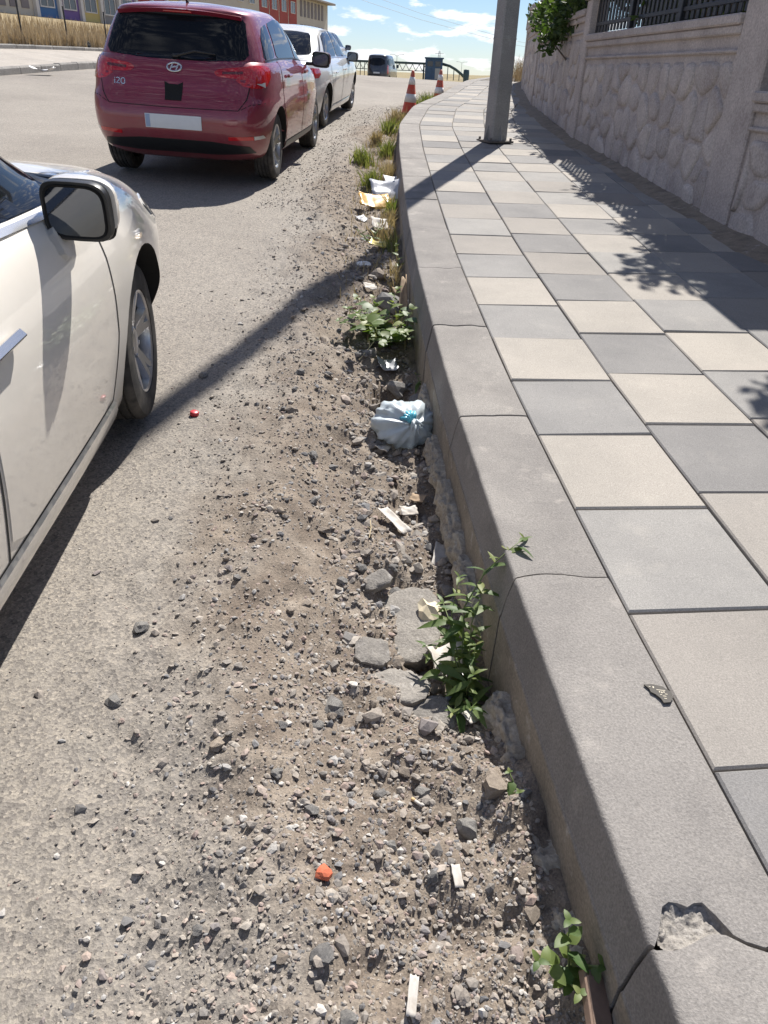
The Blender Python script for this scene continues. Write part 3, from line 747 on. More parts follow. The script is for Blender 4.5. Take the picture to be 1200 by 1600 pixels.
kk = empty('kiosk', (5.05, 139, .2), label='blue booth with windows at the end of the footbridge', cat='kiosk')
MB().box((0, 0, 1.5), (2.7, 2.2, 3.0), .04).build('body', M['kiosk_blue'], kk); MB().box((0, 0, 3.08), (3.0, 2.5, .2), .03).build('roof', M['kiosk_blue'], kk)
for x in (-.62, .62):
    MB().box((x, -1.11, 2.3), (.85, .06, .7)).build('window', M['s_glass'], kk)
MB().box((.6, -1.11, .95), (.8, .05, 1.5)).build('door', M['lattice'], kk)
bi = empty('waste_bin', (5.5, 74, .2), label='small dark bin standing alone on the crest', cat='bin')
MB().lathe([(.02, 1.45), (.24, 1.4), (.26, 1.1), (.23, .5), (.02, .45)], 14).build('drum', M['teal_steel'], bi, True); MB().tube([(0, 0, -.2), (0, 0, .55)], .05, 8).build('post', M['teal_steel'], bi)
def street_light(x, y, h, lab):
    r = empty('street_light', (x, y, -.8), label=lab, cat='street light', group='distant street lights')
    MB().tube([(0, 0, 0), (0, 0, h)], [.12, .07], 8).build('mast', M['lattice'], r)
    for s in (-1, 1):
        MB().tube([(0, 0, h - .05), (s * .8, 0, h + .35), (s * 1.9, 0, h + .45)], .06, 6).build('arm', M['lattice'], r); MB().box((s * 2.2, 0, h + .45), (.7, .3, .14), .03).build('lamp_head', M['lattice'], r)
street_light(-1.9, 300, 6.6, 'distant two-armed street light just beyond the dark van'); street_light(27, 395, 6.3, 'distant two-armed street light beyond the footbridge ramp')
py = empty('power_pylon', (26, 620, -2), label='thin lattice power pylon on the skyline above the blue booth', cat='pylon')
for sx in (-1, 1):
    for sy in (-1, 1): MB().tube([(sx * 1.9, sy * 1.9, 0), (sx * .4, sy * .4, 16.5)], .13, 5).build('leg', M['lattice'], py)
for z in (5, 9, 12, 14.5):
    w = 1.9 - 1.5 * z / 16.5; w2 = 1.9 - 1.5 * (z + 2.5) / 16.5
    MB().tube([(-w, -w, z), (w2, -w2, z + 2.5)], .09, 4).tube([(w, -w, z), (-w2, -w2, z + 2.5)], .09, 4).build('brace', M['lattice'], py)
for z in (12.5, 15): MB().box((0, 0, z), (6, .25, .25)).build('cross_arm', M['lattice'], py)
MB().tube([(-12, 80, 8.6), (2, 105, 6.6), (16, 130, 5.3), (32, 160, 4.8)], .017, 4).tube([(-12, 80, 9.3), (2, 105, 7.2), (16, 130, 5.8), (32, 160, 5.2)], .017, 4).build('overhead_cable', M['lattice'], label='pair of thin overhead cables crossing the sky', cat='cable')
# low hill
hv, hf = [], []; NH = 30
for i in range(NH):
    for k in range(12):
        u, w = i / (NH - 1), k / 11; x = -10 + 190 * u; y = 210 + 90 * w
        h = (math.sin(math.pi * w) ** .8) * (sst(0, .25, np.array(u))) * (3.2 + 2.6 * u + 1.2 * mnoise.noise(Vector((x * .05, 1, 0))))
        hv.append((x, y, -1.6 + float(h)))
for i in range(NH - 1):
    for k in range(11): hf.append((i * 12 + k, (i + 1) * 12 + k, (i + 1) * 12 + k + 1, i * 12 + k + 1))
put('hill', mesh('hill', hv, hf, M['steppe'], True), label='low dry hill on the horizon', kind='structure')
# dry grass at the far end of the wall
n = 900; gy_ = 24 + rng.random(n) * 9; gx_ = wall_x(gy_) - .1 - rng.random(n) * .45
V, F_ = blades(np.stack([gx_, gy_, pz(gy_) - .02], 1), .55, .008, 6, .5)
put('wall_end_grass', fastmesh('wall_end_grass', V, F_, M['straw']), label='dry straw grass at the far end of the wall', kind='stuff')
# ------------------------------------------------------------------ cars
def carpaint(name, c, metal=.0, flake=.0, rough=.35, dirty=.12):
    m, t, p = nodes(name); vec = coords(t)
    col_ = ramp(t, nz(t, vec, 3.0, 6), [(.35, c), (.8, tuple(min(1, x * (1 - dirty) + .3 * dirty) for x in c))])
    sep = t.nodes.new('ShaderNodeSeparateXYZ'); L(t, vec, sep.inputs[0])
    mr = t.nodes.new('ShaderNodeMapRange'); mr.inputs[1].default_value = .75; mr.inputs[2].default_value = .2; mr.inputs[3].default_value = 0; mr.inputs[4].default_value = .35
    L(t, sep.outputs[2], mr.inputs[0])
    mu = t.nodes.new('ShaderNodeMath'); mu.operation = 'MULTIPLY'; L(t, mr.outputs[0], mu.inputs[0]); L(t, nz(t, vec, 6, 6, .7), mu.inputs[1])
    col_ = mixc(t, mu.outputs[0], col_, (.30, .25, .20))
    L(t, col_, p.inputs['Base Color']); p.inputs['Metallic'].default_value = metal; p.inputs['Roughness'].default_value = rough
    p.inputs['Coat Weight'].default_value = 1.0; p.inputs['Coat Roughness'].default_value = .035
    bump(t, p, nz(t, vec, 2.2, 2), .035, .01); return m
M['paint_white'] = carpaint('pearl_white_paint', (.80, .755, .68), .0)
M['paint_white2'] = carpaint('cool_white_paint', (.66, .66, .65), .0)
M['paint_red'] = carpaint('dark_red_metallic_paint', (.21, .005, .026), .2, rough=.4, dirty=.05)
M['paint_dark'] = carpaint('dark_blue_paint', (.012, .016, .028), .2)
M['tint'] = simple('tinted_glass', (.010, .011, .013), .05, spec=.22)
M['black_trim'] = simple('black_trim', (.012, .012, .013), .38, var=.1)
M['matt_black'] = simple('matt_black', (.008, .008, .008), .9)
M['chrome'] = simple('chrome', (.55, .55, .55), .2, 1.0)
M['alloy'] = simple('alloy', (.50, .50, .51), .28, .9, var=.12, vscale=18)
M['tail_red'] = simple('red_lens', (.46, .008, .012), .08, coat=1.0, var=.3, vscale=9)
M['lens_clear'] = simple('clear_lens', (.55, .54, .52), .1, coat=1.0)
M['amber'] = simple('amber_lens', (.62, .3, .12), .2, coat=1.0)
M['tyre'] = simple('tyre_rubber', (.022, .021, .020), .8, var=.25, vscale=25, dirt=((.09, .08, .07), 9))
M['plate'] = simple('plate_white', (.66, .67, .68), .4, var=.04)
M['plate_band'] = simple('plate_blue_band', (.30, .38, .52), .4)
M['plate_ink'] = simple('plate_ink', (.10, .10, .11), .5)
M['mirror_glass'] = simple('mirror_glass', (.10, .105, .115), .04, 1.0)

def ring_outline(yr, yf, w, nr, nf, N):
    th = np.linspace(0, math.pi / 2, 400); L2 = (yf - yr) / 2; yc = (yf + yr) / 2
    xr = w * np.sin(th) ** (2 / nr); yr_ = yc - L2 * np.cos(th) ** (2 / nr)
    xf = w * np.sin(th[::-1]) ** (2 / nf); yf_ = yc + L2 * np.cos(th[::-1]) ** (2 / nf)
    x = np.concatenate([xr, xf[1:]]); y = np.concatenate([yr_, yf_[1:]])
    s = np.concatenate([[0], np.cumsum(np.hypot(np.diff(x), np.diff(y)))]); s /= s[-1]
    q = np.linspace(0, 1, N); return np.interp(q, s, x), np.interp(q, s, y)
def car_body(levels, N=110, sub=5):
    rings = []
    for lv in levels:
        x, y = ring_outline(lv['yr'], lv['yf'], max(lv['w'], .001), lv.get('nr', 5), lv.get('nf', 4), N)
        z = np.interp(y, [q[0] for q in lv['z']], [q[1] for q in lv['z']]) if isinstance(lv['z'], list) else np.full(N, float(lv['z']))
        if isinstance(lv['z'], list):
            k = np.ones(9) / 9; z = np.convolve(np.pad(z, 4, mode='edge'), k, 'valid')
        z = z + lv.get('crown', 0) * (1 - (x / max(lv['w'], .001)) ** 2)
        rings.append(np.stack([x, y, z], 1))
    R_ = np.array(rings); out = []
    for i in range(len(R_) - 1):
        p0 = R_[max(i - 1, 0)]; p1 = R_[i]; p2 = R_[i + 1]; p3 = R_[min(i + 2, len(R_) - 1)]
        if levels[i].get('sharp'): p0 = p1
        if levels[i + 1].get('sharp'): p3 = p2
        for k in range(sub):
            t = k / sub
            a = np.linalg.norm(p2 - p1, axis=1).mean()
            m1 = (p2 - p0) * .5; m2 = (p3 - p1) * .5
            if levels[i].get('sharp'): m1 = (p2 - p1)
            if levels[i + 1].get('sharp'): m2 = (p2 - p1)
            lim = np.linalg.norm(p2 - p1, axis=1)[:, None] * 1.2 + 1e-6
            for m_ in (m1, m2):
                l = np.linalg.norm(m_, axis=1)[:, None]; m_ *= np.minimum(1, lim / np.maximum(l, 1e-6))
            out.append((2 * t ** 3 - 3 * t ** 2 + 1) * p1 + (t ** 3 - 2 * t ** 2 + t) * m1 + (-2 * t ** 3 + 3 * t ** 2) * p2 + (t ** 3 - t ** 2) * m2)
    out.append(R_[-1]); G = np.array(out); nl = len(G)
    # full rings: right half then mirrored left half
    vs = []; full = 2 * N - 2
    for g in G:
        for q in g: vs.append(tuple(q))
        for q in g[-2:0:-1]: vs.append((-q[0], q[1], q[2]))
    fs = []
    for i in range(nl - 1):
        for k in range(full):
            fs.append((i * full + k, i * full + (k + 1) % full, (i + 1) * full + (k + 1) % full, (i + 1) * full + k))
    fs.append(tuple(range(full))[::-1]); fs.append(tuple((nl - 1) * full + k for k in range(full)))
    return vs, fs
def arch_cut(vs, fs, mats, arches):
    me = mesh('body', vs, fs, mats, True); bm = bmesh.new(); bm.from_mesh(me); bmesh.ops.remove_doubles(bm, verts=bm.verts[:], dist=.0004); bmesh.ops.dissolve_degenerate(bm, edges=bm.edges[:], dist=.0002); bmesh.ops.recalc_face_normals(bm, faces=bm.faces[:]); bm.to_mesh(me); bm.free()
    o = bpy.data.objects.new('tmp_body', me); COL.objects.link(o); tmp = [o]
    for (y, z, r, x0) in arches:
        for sgn in (1, -1):
            c = MB().lathe([(0.0005, x0 * sgn), (r, x0 * sgn), (r, 1.2 * sgn), (.0005, 1.2 * sgn)], 40, 'x', (0, y, z))
            cm_ = mesh('cut', c.v, c.f, mats, False, [1] * len(c.f)); bm = bmesh.new(); bm.from_mesh(cm_); bmesh.ops.remove_doubles(bm, verts=bm.verts[:], dist=.002); bmesh.ops.recalc_face_normals(bm, faces=bm.faces[:]); bm.to_mesh(cm_); bm.free()
            co = bpy.data.objects.new('tmp_cut', cm_); COL.objects.link(co); tmp.append(co)
            md = o.modifiers.new('b', 'BOOLEAN'); md.operation = 'DIFFERENCE'; md.object = co; md.solver = 'EXACT'
    dg = bpy.context.evaluated_depsgraph_get(); out = bpy.data.meshes.new_from_object(o.evaluated_get(dg), depsgraph=dg)
    for q in tmp: bpy.data.objects.remove(q)
    return out
class Car:
    def __init__(s, name, label, levels, paint, arches, loc, rot, group=None):
        s.root = empty(name, loc, rot, label, 'car', group); s.paint = M[paint]
        vs, fs = car_body(levels)
        me = arch_cut(vs, fs, [s.paint, M['matt_black']], arches); s.body = put('body', me, s.root)
        autosmooth(s.body, 38)
        bm = bmesh.new(); bm.from_mesh(me); bm.normal_update()
        s.bvh = BVHTree.FromBMesh(bm); s.bm = bm; bm.faces.ensure_lookup_table()
    def hit(s, a, b, axis):
        o, d = {'R': ((3, a, b), (-1, 0, 0)), 'L': ((-3, a, b), (1, 0, 0)), 'B': ((a, -2, b), (0, 1, 0)), 'F': ((a, 7, b), (0, -1, 0)), 'T': ((a, b, 3), (0, 0, -1))}[axis]
        p, n, i, _ = s.bvh.ray_cast(Vector(o), Vector(d))
        if p is None: p, n, i, _ = s.bvh.find_nearest(Vector(o) + Vector(d) * (2.3 if axis in 'RL' else 2.0))
        f = s.bm.faces[i]; nn = Vector((0, 0, 0))
        for v in f.verts: nn += v.normal / ((v.co - p).length + 1e-3)
        nn.normalize()
        if nn.dot(Vector(d)) > 0: nn = -nn
        return p, nn
    def patch(s, name, outline, axis, mat, off=.003, thick=.01, parent=None, smooth=1, step=.035, q=.25):
        o2 = [Vector(p) for p in outline]
        if smooth: o2 = chaikin(o2, smooth, q)
        # densify the outline
        dense = []
        for i in range(len(o2)):
            a, b = o2[i], o2[(i + 1) % len(o2)]; k = max(1, int((b - a).length / step))
            dense += [a + (b - a) * (j / k) for j in range(k)]
        n0 = len(dense); xs = [p.x for p in dense]; ys_ = [p.y for p in dense]; pts = list(dense)
        x = min(xs) + step * .6
        while x < max(xs):
            y = min(ys_) + step * .6
            while y < max(ys_):
                if s.inside((x, y), dense) and min((Vector((x, y)) - p).length for p in dense) > step * .45: pts.append(Vector((x, y)))
                y += step
            x += step
        vo, _, fo, *_ = delaunay_2d_cdt(pts, [(i, (i + 1) % n0) for i in range(n0)], [list(range(n0))], 1, 1e-5)
        P3 = [s.hit(p.x, p.y, axis) for p in vo]; V = [p + n * off for p, n in P3]; NN = [n for p, n in P3]
        fs = [tuple(f) for f in fo]
        # consistent facing
        fs2 = []
        for f in fs:
            nrm = (V[f[1]] - V[f[0]]).cross(V[f[2]] - V[f[0]]); fs2.append(f if nrm.dot(NN[f[0]]) > 0 else f[::-1])
        # rim
        cnt = {}
        for f in fs2:
            for i in range(len(f)): cnt[(f[i], f[(i + 1) % len(f)])] = 1
        bnd = [(a, b) for a, b in cnt if (b, a) not in cnt]; m = {}; VN = list(NN)
        for a, b in bnd:
            for q_ in (a, b):
                if q_ not in m: m[q_] = len(V); V.append(P3[q_][0] - P3[q_][1] * thick); VN.append(NN[q_])
        for a, b in bnd: fs2.append((b, a, m[a], m[b]))
        me = mesh(name, V, fs2, mat, True)
        try: me.normals_split_custom_set_from_vertices([tuple(n) for n in VN])
        except Exception: pass
        return put(name, me, parent or s.root)
    @staticmethod
    def inside(p, poly):
        c = False; x, y = p; j = len(poly) - 1
        for i in range(len(poly)):
            a, b = poly[i], poly[j]
            if (a.y > y) != (b.y > y) and x < (b.x - a.x) * (y - a.y) / (b.y - a.y + 1e-12) + a.x: c = not c
            j = i
        return c
    def seam(s, pts, axis, w=.007, mat='matt_black', name='panel_gap', off=.0012, parent=None, closed=False, h=0):
        P = [Vector(p) for p in pts]; d = []
        for i in range(len(P) - 1):
            k = max(1, int((P[i + 1] - P[i]).length / .03)); d += [P[i].lerp(P[i + 1], j / k) for j in range(k)]
        d.append(P[-1]); V = []; fs = []
        for i, p in enumerate(d):
            t = (d[min(i + 1, len(d) - 1)] - d[max(i - 1, 0)]).normalized(); nrm = Vector((-t.y, t.x)) * w / 2
            for sg in (-1, 1):
                q, n = s.hit((p + nrm * sg).x, (p + nrm * sg).y, axis); V.append(q + n * off)
        for i in range(len(d) - 1): fs.append((2 * i, 2 * i + 1, 2 * i + 3, 2 * i + 2))
        return put(name, mesh(name, V, fs, M[mat], True), parent or s.root)
    def both(s, fn, *a, **k):
        return [getattr(s, fn)(*[x if x != 'S' else ax for x in a], **k) for ax in ('R', 'L')]

def wheel(car, x, y, r, w, spokes, style=0, spin=0.0):
    sg = 1 if x > 0 else -1
    hub = MB().lathe([(.001, -.085 * sg), (r * .57, -.085 * sg), (r * .57, -w * .95 * sg), (.001, -w * .95 * sg)], 24, 'x').build('wheel', M['matt_black'], car.root, loc=(x, y, r))
    hw = w / 2; gr = []
    prof = [(r * .64, hw * .80), (r * .66, hw * .97), (r * .74, hw * 1.0), (r * .86, hw * 1.0), (r * .945, hw * .94), (r * .985, hw * .80)]
    for g in (.55, .18, -.18, -.55):
        prof += [(r, hw * (g + .16)), (r, hw * (g + .05)), (r - .009, hw * (g + .04)), (r - .009, hw * (g - .04)), (r, hw * (g - .05))]
    prof += [(r, -hw * .72), (r * .985, -hw * .80), (r * .945, -hw * .94), (r * .86, -hw), (r * .74, -hw), (r * .66, -hw * .97), (r * .64, -hw * .8)]
    prof = [(a, (b - hw) * sg) for a, b in prof]
    t = MB().lathe(prof, 56, 'x').build('tyre', M['tyre'], hub, True); autosmooth(t, 30)
    rim = MB().lathe([(r * .655, -hw * .15), (r * .665, -.012), (r * .645, -.006), (r * .615, -.012), (r * .60, -.05), (r * .595, -w * .6)] if sg > 0 else [(r * .655, hw * .15), (r * .665, .012), (r * .645, .006), (r * .615, .012), (r * .60, .05), (r * .595, w * .6)], 48, 'x')
    R0 = .03; out = []
    for k in range(spokes):
        for dd in ((-.13, .13) if style == 0 else (0,)):
            a = 2 * math.pi * k / spokes + spin
            sw = .021 if style == 0 else .032
            n = 6; rows = []
            for i in range(n + 1):
                tt = i / n; rad = .035 + (r * .62 - .035) * tt; ang = a + dd * (.35 + .9 * tt)
                wv = sw * (1.25 - .45 * tt); dep = (-.045 + .034 * tt) * sg
                c = Vector((dep, math.cos(ang) * rad, math.sin(ang) * rad)); tv = Vector((0, -math.sin(ang), math.cos(ang)))
                rows.append([c + tv * wv - Vector((.03 * sg, 0, 0)), c + tv * wv * .75, c - tv * wv * .75, c - tv * wv - Vector((.03 * sg, 0, 0))])
            b = len(rim.v)
            for rw in rows: rim.v += [tuple(q) for q in rw]
            for i in range(n):
                for j in range(3): rim.f.append((b + i * 4 + j, b + i * 4 + j + 1, b + (i + 1) * 4 + j + 1, b + (i + 1) * 4 + j))
    rim.lathe([(.062, -.06 * sg), (.055, -.036 * sg), (.03, -.03 * sg), (.0005, -.03 * sg)], 20, 'x')
    for k in range(5):
        a = 2 * math.pi * (k + .5) / 5 + spin; rim.lathe([(.009, -.06 * sg), (.009, -.032 * sg), (.0005, -.032 * sg)], 6, 'x', (0, .058 * math.cos(a), .058 * math.sin(a)))
    ro = rim.build('rim', M['alloy'], hub, True); autosmooth(ro, 40)
    return hub
def loft(name, sections, mat, parent, cap=True, **k):
    n = len(sections[0]); b = MB()
    for sct in sections: b.v += [tuple(p) for p in sct]
    for i in range(len(sections) - 1):
        for j in range(n): b.f.append((i * n + j, i * n + (j + 1) % n, (i + 1) * n + (j + 1) % n, (i + 1) * n + j))
    if cap: b.f.append(tuple(range(n))[::-1]); b.f.append(tuple((len(sections) - 1) * n + j for j in range(n)))
    o = b.build(name, mat, parent, True, **k); autosmooth(o, 40); return o
def wing_mirror(car, pos, w, h, d, cap_mat, side, yaw=.0, pitch=0.0):
    """mirror housing: face looks back (-y), rounded box; pos = centre of the face"""
    px_, py_, pz_ = pos
    def rr_(sx, sz, e, y, cx=0, cz=0, n=28):
        out = []
        for i in range(n):
            a = 2 * math.pi * i / n; c_, s_ = math.cos(a), math.sin(a)
            out.append((cx + side * (w / 2) * sx * math.copysign(abs(c_) ** (2 / e), c_), y, cz + (h / 2) * sz * math.copysign(abs(s_) ** (2 / e), s_) * (1 + .10 * (c_ * (1 if s_ < 0 else -1)))))
        return out
    root = loft('mirror', [rr_(1, 1, 4.2, 0), rr_(1.02, 1.02, 4.2, .012), rr_(1.02, 1.02, 4, .03), rr_(1.0, 1.0, 3.8, .045)], M['black_trim'], car.root, loc=pos, rot=(pitch, 0, yaw))
    loft('mirror_cap', [rr_(1.07, .90, 3.8, .034, .006 * side, .012 * h / .17), rr_(1.09, .91, 3.6, .05, .006 * side, .012), rr_(1.03, .82, 3.2, .09, -.004 * side, .018), rr_(.85, .66, 2.8, d * .8, -.012 * side, .018), rr_(.5, .36, 2.4, d, -.02 * side, .016)], cap_mat, root)
    loft('mirror_lower', [rr_(1.0, .60, 3.4, .044, 0, -.04), rr_(.93, .52, 3, .09, 0, -.036), rr_(.7, .4, 2.6, d * .78, -.01 * side, -.03)], M['black_trim'], root)
    loft('mirror_glass', [rr_(.84, .82, 4.2, -.004), rr_(.84, .82, 4.2, .006)], M['mirror_glass'], root)
    loft('mirror_rim', [rr_(.90, .89, 4.2, -.006), rr_(.845, .825, 4.2, -.003), rr_(.845, .825, 4.2, .003), rr_(.90, .89, 4.2, .003), ], M['matt_black'], root, False)
    return root

# ---- red hatchback
HL = [dict(w=.60, yr=.45, yf=3.6, z=.19), dict(w=.74, yr=.24, yf=3.85, z=.20), dict(w=.80, yr=.12, yf=3.95, z=[(0, .27), (.6, .23), (4, .22)], nr=7), dict(w=.835, yr=.05, yf=4.01, z=[(0, .34), (.7, .30), (4, .3)], nr=7.5),
      dict(w=.855, yr=.005, yf=4.03, z=.45, nr=8), dict(w=.866, yr=.0, yf=4.03, z=.58, nr=8), dict(w=.867, yr=.03, yf=4.0, z=[(0, .69), (4, .66)], nr=8),
      dict(w=.862, yr=.075, yf=3.95, z=[(0, .76), (4, .70)], nr=8), dict(w=.852, yr=.11, yf=3.9, z=[(0, .87), (2.8, .83), (4, .74)], nr=8), dict(w=.832, yr=.17, yf=3.82, z=[(0, .985), (1, .965), (2.8, .90), (3.9, .78)], nr=8),
      dict(w=.80, yr=.22, yf=3.5, z=[(0, 1.035), (1, 1.015), (2.8, .955), (3.6, .86)], nr=8), dict(w=.785, yr=.235, yf=3.0, z=[(0, 1.05), (1, 1.03), (2.6, .985), (3.1, .95)], nr=8),
      dict(w=.725, yr=.33, yf=2.62, z=[(0, 1.22), (2.8, 1.17)], nr=8), dict(w=.655, yr=.42, yf=2.25, z=[(0, 1.365), (2.3, 1.33)], nr=8), dict(w=.615, yr=.40, yf=2.08, z=[(0, 1.405), (2.2, 1.39)], nr=6.5),
      dict(w=.56, yr=.44, yf=1.98, z=[(0, 1.425), (2.2, 1.425)], nr=5), dict(w=.38, yr=.62, yf=1.8, z=[(0, 1.45), (2, 1.455)]), dict(w=.16, yr=.85, yf=1.6, z=1.468), dict(w=.01, yr=1.0, yf=1.5, z=1.472)]
def hatchback():
    ry = .70; fy_ = 3.27; r = .305
    c = Car('hatchback_car', 'dark red hatchback parked behind the white sedan, seen from behind', HL, 'paint_red', [(ry, .31, .355, .52), (fy_, .31, .355, .52)], RED_LOC, RED_ROT)
    for x in (.822, -.822):
        for y in (ry, fy_): wheel(c, x, y, r, .195, 5, 0, .3)
    # tailgate panel and glass
    tg = c.patch('tailgate', [(-.60, .66), (-.66, .74), (-.70, .92), (-.71, 1.03), (.71, 1.03), (.70, .92), (.66, .74), (.60, .66)], 'B', c.paint, .003, .008, smooth=1, q=.2)
    c.patch('rear_window', [(-.66, 1.045), (-.585, 1.36), (-.3, 1.385), (.3, 1.385), (.585, 1.36), (.66, 1.045), (.3, 1.015), (-.3, 1.015)], 'B', M['tint'], .005, .01, q=.12)
    c.seam([(-.60, .655), (-.665, .74), (-.705, .92)], 'B', .009); c.seam([(.60, .655), (.665, .74), (.705, .92)], 'B', .009); c.seam([(-.60, .652), (0, .645), (.60, .652)], 'B', .006)
    # spoiler lip
    sp_ = [[(x, .345 + .10 * abs(x / .6) ** 2.4 * .6, 1.402 - .035 * abs(x / .6) ** 2), (x, .62, 1.440 - .06 * abs(x / .6) ** 2.2), (x, .62, 1.41 - .06 * abs(x / .6) ** 2.2), (x, .375 + .10 * abs(x / .6) ** 2.4 * .6, 1.372 - .035 * abs(x / .6) ** 2)] for x in np.linspace(-.565, .565, 21)]
    loft('spoiler', sp_, c.paint, c.root)
    hb = MB().box((0, .362, 1.383), (.26, .012, .014), .004).build('brake_light', M['tail_red'], c.root)
    # tail lights wrap the corner: rear half and side half
    for sg in (-1, 1):
        tl = c.patch('tail_light', [(sg * .40, .905), (sg * .36, .935), (sg * .40, .965), (sg * .58, .985), (sg * .75, 1.01), (sg * .80, .99), (sg * .815, .92), (sg * .805, .83), (sg * .74, .86), (sg * .68, .89), (sg * .55, .90)], 'B', M['tail_red'], .007, .01, q=.2)
        c.patch('reflector_lens', [(sg * .735, .865), (sg * .79, .875), (sg * .795, .835)], 'B', M['lens_clear'], .010, .006, parent=tl, smooth=0)
        c.patch('lamp_tube', [(sg * .44, .925), (sg * .62, .935), (sg * .62, .955), (sg * .44, .945)], 'B', simple('tail_inner', (.10, .004, .006), .2, coat=1), .010, .006, parent=tl, smooth=0)
        ax = 'R' if sg > 0 else 'L'
        c.patch('tail_light', [(.16, 1.005), (.30, .995), (.46, .93), (.40, .89), (.26, .83), (.13, .83), (.10, .9)], ax, M['tail_red'], .007, .01, q=.2)
        c.patch('fog_reflector', [(sg * .50, .405), (sg * .72, .415), (sg * .72, .445), (sg * .50, .435)], 'B', M['tail_red'], .006, .008, smooth=0)
        c.patch('reverse_lamp', [(sg * .725, .415), (sg * .80, .425), (sg * .79, .45), (sg * .725, .445)], 'B', M['lens_clear'], .006, .008, smooth=0)
    # side glass, doors, handles
    for ax in ('R', 'L'):
        sd = 1 if ax == 'R' else -1
        c.patch('quarter_window', [(.47, 1.05), (.56, 1.22), (.70, 1.30), (.95, 1.33), (.88, 1.06)], ax, M['tint'], .004, .01, q=.12)
        fr = c.patch('rear_door', [(.98, .42), (1.12, .32), (2.02, .32), (2.04, .7), (2.0, 1.03), (.93, 1.045), (.90, .93), (.88, .72)], ax, c.paint, .003, .008, q=.12)
        c.patch('window', [(.96, 1.055), (1.03, 1.335), (1.5, 1.375), (1.86, 1.36), (1.93, 1.03)], ax, M['tint'], .005, .01, parent=fr, q=.08)
        fd = c.patch('front_door', [(2.06, .32), (2.95, .32), (3.0, .55), (2.96, .80), (2.90, .965), (2.03, 1.03), (2.07, .7)], ax, c.paint, .003, .008, q=.1)
        c.patch('window', [(1.99, 1.03), (1.93, 1.36), (2.12, 1.335), (2.42, 1.235), (2.80, .99)], ax, M['tint'], .005, .01, parent=fd, q=.08)
        c.seam([(.98, .42), (1.12, .315), (2.04, .31), (2.97, .31)], ax, .008); c.seam([(2.045, .31), (2.055, .7), (2.01, 1.04)], ax, .010); c.seam([(.975, .42), (.875, .70), (.885, .93), (.925, 1.045)], ax, .009); c.seam([(2.97, .31), (3.015, .55), (2.97, .82), (2.90, .97)], ax, .009)
        c.seam([(.46, 1.04), (.92, 1.05), (1.95, 1.035), (2.84, .975)], ax, .014, 'black_trim', 'belt_trim', .007)
        for dn, yy_ in ((fr, 1.12), (fd, 2.17)):
            p_, n_ = c.hit(yy_ + .1, .90, ax)
            MB().box((0, 0, 0), (.03, .20, .032), .012).build('handle', c.paint, dn, loc=p_ + n_ * .022, rot=(0, 0, 0))
        c.patch('sill_trim', [(1.06, .25), (1.10, .31), (2.9, .31), (2.95, .25)], ax, M['black_trim'], .006, .01, smooth=0)
        wing_mirror(c, (sd * .965, 2.66, 1.02), .21, .15, .12, c.paint, sd, 0)
        MB().box((sd * .86, 2.70, .97), (.16, .05, .035), .012).build('mirror_arm', M['black_trim'], c.root)
    # bumper details, plate, emblem, lettering, antenna, wiper
    c.patch('bumper_insert', [(-.74, .27), (-.66, .385), (.66, .385), (.74, .27)], 'B', M['black_trim'], .006, .01)
    c.seam([(-.84, .715), (-.70, .70), (-.62, .66)], 'B', .006); c.seam([(.84, .715), (.70, .70), (.62, .66)], 'B', .006)
    pb = c.patch('number_plate', [(-.26, .475), (.26, .475), (.26, .585), (-.26, .585)], 'B', M['plate'], .014, .014, smooth=0)
    c.patch('plate_band', [(-.255, .48), (-.215, .48), (-.215, .58), (-.255, .58)], 'B', M['plate_band'], .0155, .001, parent=pb, smooth=0)
    c.patch('dark_sticker', [(-.075, .70), (-.082, .79), (-.085, .845), (-.04, .825), (.04, .825), (.085, .845), (.082, .79), (.075, .70)], 'B', M['matt_black'], .007, .004, parent=tg, smooth=0)
    # oval emblem with slanted H
    ov = lambda rx, rz: [(rx * math.cos(a), .955 + rz * math.sin(a)) for a in np.linspace(0, 2 * math.pi, 28)[:-1]]
    V = []; fs = []
    for k, (rx, rz, of) in enumerate(((.074, .040, .006), (.071, .037, .014), (.060, .028, .014), (.057, .026, .006))):
        for a, z_ in ov(rx, rz):
            p_, n_ = c.hit(a, z_, 'B'); V.append(p_ + n_ * of)
    for k in range(3):
        for i in range(27): fs.append((k * 27 + i, k * 27 + (i + 1) % 27, (k + 1) * 27 + (i + 1) % 27, (k + 1) * 27 + i))
    em = put('emblem', mesh('emblem', V, fs, M['chrome'], True), tg)
    for pts in ([(-.036, .932), (-.018, .978)], [(.018, .932), (.036, .978)], [(-.026, .951), (0, .957), (.026, .959)]):
        c.seam(pts, 'B', .013, 'chrome', 'emblem_stroke', .010, em)
    # i20 lettering in simple strokes
    X0, Z0 = -.545, .80
    for pts in ([(0, 0), (0, .032)], [(0, .040), (0, .046)], [(.016, .042), (.024, .046), (.038, .046), (.046, .040), (.044, .030), (.016, .004), (.046, .004)], [(.060, .010), (.060, .036), (.070, .045), (.086, .045), (.094, .036), (.094, .010), (.086, .002), (.070, .002), (.060, .010)]):
        c.seam([(X0 + a, Z0 + b) for a, b in pts], 'B', .0085, 'chrome', 'lettering', .006, tg)
    MB().tube([(0, .70, 1.455), (-.005, .69, 1.475), (0, .60, 1.55)], [.016, .010, .003], 8).build('antenna', M['black_trim'], c.root)
    wp, wn = c.hit(.0, 1.045, 'B'); we, _ = c.hit(.36, 1.075, 'B')
    MB().box(wp + Vector((0, -.018, 0)), (.07, .04, .04), .012).tube([wp + Vector((0, -.03, 0)), wp.lerp(we, .5) + Vector((0, -.032, .03)), we + Vector((0, -.016, 0))], [.012, .010, .006], 6).build('wiper', M['black_trim'], c.root)
